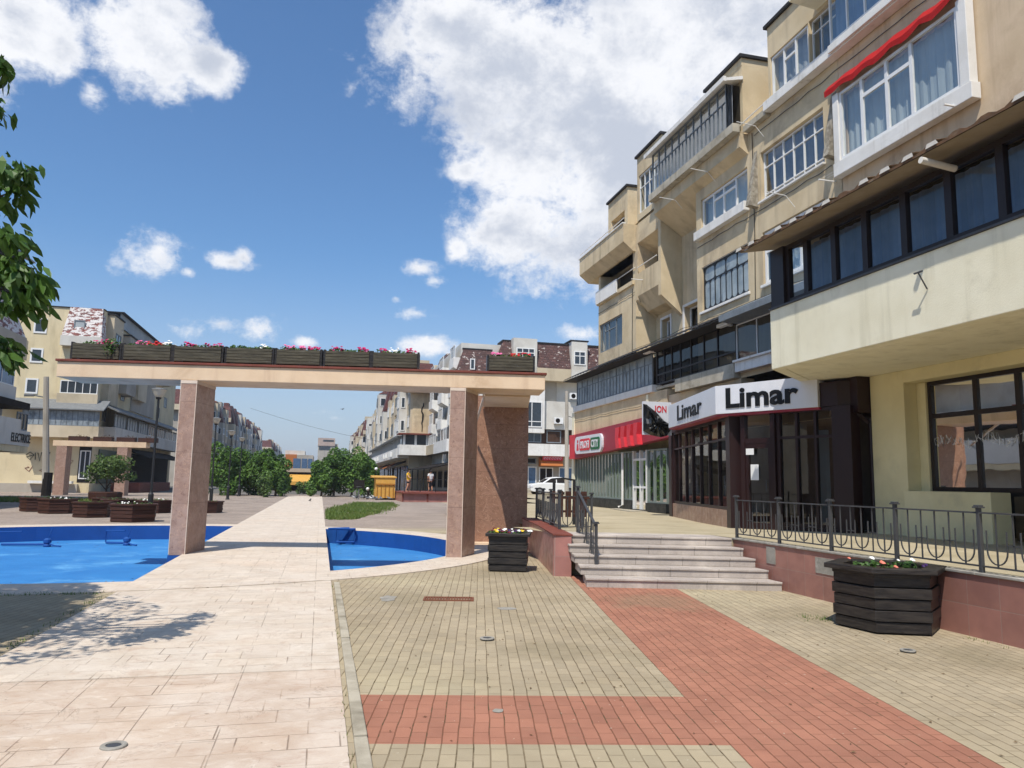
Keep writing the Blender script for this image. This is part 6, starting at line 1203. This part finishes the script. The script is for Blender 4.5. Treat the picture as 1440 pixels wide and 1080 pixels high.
tb = thing('basketball_hoop', 'slim pole with a dark square board in front of the right hand round trees', 'hoop', (2, 63, 0)); A, B_ = atY(504, 702, 63), atY(504, 676, 63); g = MB(); g.tube([(A.x, 63, 0), (A.x, 63, B_.z)], .06, 6); g.build('post', M['fsheet'], tb); C0, C1 = atY(497, 687, 63), atY(513, 675, 63); g = MB(); g.box(C0.x, C1.x, 62.9, 62.95, C0.z, C1.z); g.build('board', M['fdark'], tb); g = MB(); g.tube([(A.x + .22 * math.cos(k * .7), 62.65 + .22 * math.sin(k * .7), C0.z + .15) for k in range(9)], .02, 4, closed=True); g.build('ring', M['fsheet'], tb)
hzm = bpy.data.materials.new('summer_haze'); hzm.use_nodes = True; _n = NT(hzm.node_tree); hzm.node_tree.nodes.clear()
pv = _n.n('ShaderNodeVolumePrincipled', {'Color': (.86, .91, 1, 1), 'Density': .00042, 'Anisotropy': .3}); _n.n('ShaderNodeOutputMaterial', {'Volume': pv.outputs[0]})
g = MB(); g.box(-1000, 1000, -500, 1600, -1.8, 40); g.build('haze', hzm, kind='stuff')
# ---------------------------------------------------------------- camera, sun, sky
cd = bpy.data.cameras.new('camera'); cam = bpy.data.objects.new('camera', cd); COL.objects.link(cam)
cd.sensor_fit = 'HORIZONTAL'; cd.sensor_width = 36.0; cd.lens = 36.0 * CF / 1440; cd.clip_start = .05; cd.clip_end = 4000
Mx = Matrix.Identity(4)
for i in range(3): Mx[i][0] = CAMR[i]; Mx[i][1] = CAMU[i]; Mx[i][2] = -CAMF[i]; Mx[i][3] = CAMO[i]
cam.matrix_world = Mx; SC.camera = cam
tos = V((-.33, -.49, 1.0)).normalized()
sd = bpy.data.lights.new('sun', 'SUN'); sd.energy = SUN_E; sd.angle = R(.53); sd.color = (1.0, .94, .85)
so = bpy.data.objects.new('sun', sd); COL.objects.link(so); so.rotation_euler = tos.to_track_quat('Z', 'Y').to_euler(); so.location = (0, 0, 60)
W = bpy.data.worlds.new('World'); SC.world = W; W.use_nodes = True; nt = W.node_tree; n = NT(nt)
bgn = nt.nodes['Background']
sky = n.n('ShaderNodeTexSky', sky_type='NISHITA', sun_disc=False, sun_elevation=math.asin(tos.z), sun_rotation=math.atan2(tos.x, tos.y), altitude=200, air_density=1.15, dust_density=1.2, ozone_density=1.6)
D = n.n('ShaderNodeTexCoord').outputs['Generated']
s = n.n('ShaderNodeSeparateXYZ', {0: D}).outputs
az = n.m('ARCTAN2', s[0], s[1]); el = n.m('ARCSINE', s[2]); AE = n.n('ShaderNodeCombineXYZ', {0: az, 1: el, 2: 0.0}).outputs[0]
BL_ = [(740, 90, 190, 110, 1), (860, 160, 170, 150, 1), (740, 215, 120, 75, 1), (930, 70, 220, 130, 1), (830, 345, 140, 75, 1), (740, 325, 100, 60, .95), (900, 260, 170, 140, 1), (620, 35, 95, 55, 1), (1010, 40, 180, 120, 1), (555, 45, 40, 42, .85),
       (30, 20, 74, 62, .95), (82, 68, 36, 40, .85), (215, 60, 76, 66, 1), (290, 90, 40, 34, 1), (235, 20, 60, 40, .9), (128, 128, 22, 26, .5),
       (222, 362, 46, 36, .66), (266, 383, 15, 11, .72), (322, 369, 36, 14, .85), (343, 362, 16, 15, .8), (588, 378, 30, 15, .72), (610, 396, 20, 11, .68), (585, 441, 38, 14, .62), (556, 420, 14, 9, .6), (600, 486, 44, 18, .95), (430, 481, 16, 9, .7), (265, 462, 28, 19, .4), (310, 455, 40, 15, .36), (360, 462, 28, 20, .46), (690, 300, 26, 12, .8), (655, 240, 34, 20, .9), (645, 350, 20, 22, .7),
       (820, 468, 34, 16, .55), (440, 580, 40, 9, .5), (470, 588, 24, 7, .45), (-160, 20, 120, 90, 1), (1500, 300, 240, 150, 1), (1250, -250, 300, 200, .9), (100, -300, 200, 130, .8)]
acc = None
for (x, y, rx, ry, w) in BL_:
    d = ray(x, y).normalized(); a0 = math.atan2(d.x, d.y); e0_ = math.asin(d.z)
    q = n.vm('MULTIPLY', n.vm('SUBTRACT', AE, (a0, e0_, 0)), (CF * .93 / rx, CF / ry, 0)); L = n.vm('LENGTH', q)
    v = n.m('MULTIPLY', n.m('SUBTRACT', 1.32, L), w)
    acc = v if acc is None else n.n('ShaderNodeMath', {0: acc, 1: v, 2: .12}, operation='SMOOTH_MAX').outputs[0]
# clouds well outside the picture, for reflections
far = n.m('MULTIPLY', n.m('SUBTRACT', n.noise(n.vm('MULTIPLY', D, (1, 1, 2.2)), 2.1, 6, .6), .47), 3.0)
hd = n.vm('DOT_PRODUCT', D, tuple(CAMF)); far = n.m('ADD', far, n.m('MULTIPLY', n.rng(hd, .55, .75), -4.0)); far = n.m('SUBTRACT', far, .55); acc = n.m('MAXIMUM', acc, far)
f1 = n.noise(n.vm('MULTIPLY', D, (1, 1, 1.25)), 7.5, 10, .6, .2); f2 = n.noise(D, 31.0, 7, .68, .2)
dens = n.m('ADD', acc, n.m('ADD', n.m('MULTIPLY', n.m('SUBTRACT', f1, .5), 1.9), n.m('MULTIPLY', n.m('SUBTRACT', f2, .5), 1.05)))
f5 = n.noise(n.vm('MULTIPLY', D, (1, 1, 1.5)), 68.0, 6, .65, .3); dens = n.m('ADD', dens, n.m('MULTIPLY', n.m('SUBTRACT', f5, .5), .5))
mask = n.rng(dens, .2, .88); mask = n.m('MULTIPLY', mask, .97)
# shading: thicker parts turn grey, thin sunlit rims stay white; lit from above-left
f3 = n.noise(n.vm('ADD', n.vm('MULTIPLY', D, (1, 1, 1.25)), (-.03, -.02, .05)), 5.5, 7, .6, .2)
thick = n.rng(n.m('ADD', dens, n.m('MULTIPLY', n.m('SUBTRACT', f3, .5), 4.2)), .55, 1.7)
cl = n.mix(thick, (9.4, 9.5, 9.8, 1), (5.6, 6.05, 7.0, 1)); cl = n.mix(1.0, cl, (CLOUD, CLOUD, CLOUD, 1), 'MULTIPLY')
hz = n.rng(s[2], -.05, .30, .75, 0.0); skc = n.mix(1.0, sky.outputs[0], SKYTINT, 'MULTIPLY'); skc = n.mix(hz, skc, (4.5, 4.75, 5.7, 1))
nt.links.new(n.mix(mask, skc, cl), bgn.inputs['Color']); bgn.inputs['Strength'].default_value = SKY_S
W.cycles.sampling_method = 'MANUAL'; W.cycles.sample_map_resolution = 512
SC.view_settings.view_transform = 'Standard'; SC.view_settings.look = 'None'; SC.view_settings.gamma = 1.0; SC.view_settings.use_curve_mapping = False; SC.view_settings.exposure = EXPO
cy = SC.cycles; cy.use_denoising = True; cy.denoiser = 'OPENIMAGEDENOISE'; cy.max_bounces = 6; cy.diffuse_bounces = 3; cy.glossy_bounces = 3; cy.transparent_max_bounces = 12; cy.transmission_bounces = 3; cy.caustics_reflective = False; cy.caustics_refractive = False; cy.use_adaptive_sampling = True; cy.adaptive_threshold = .02
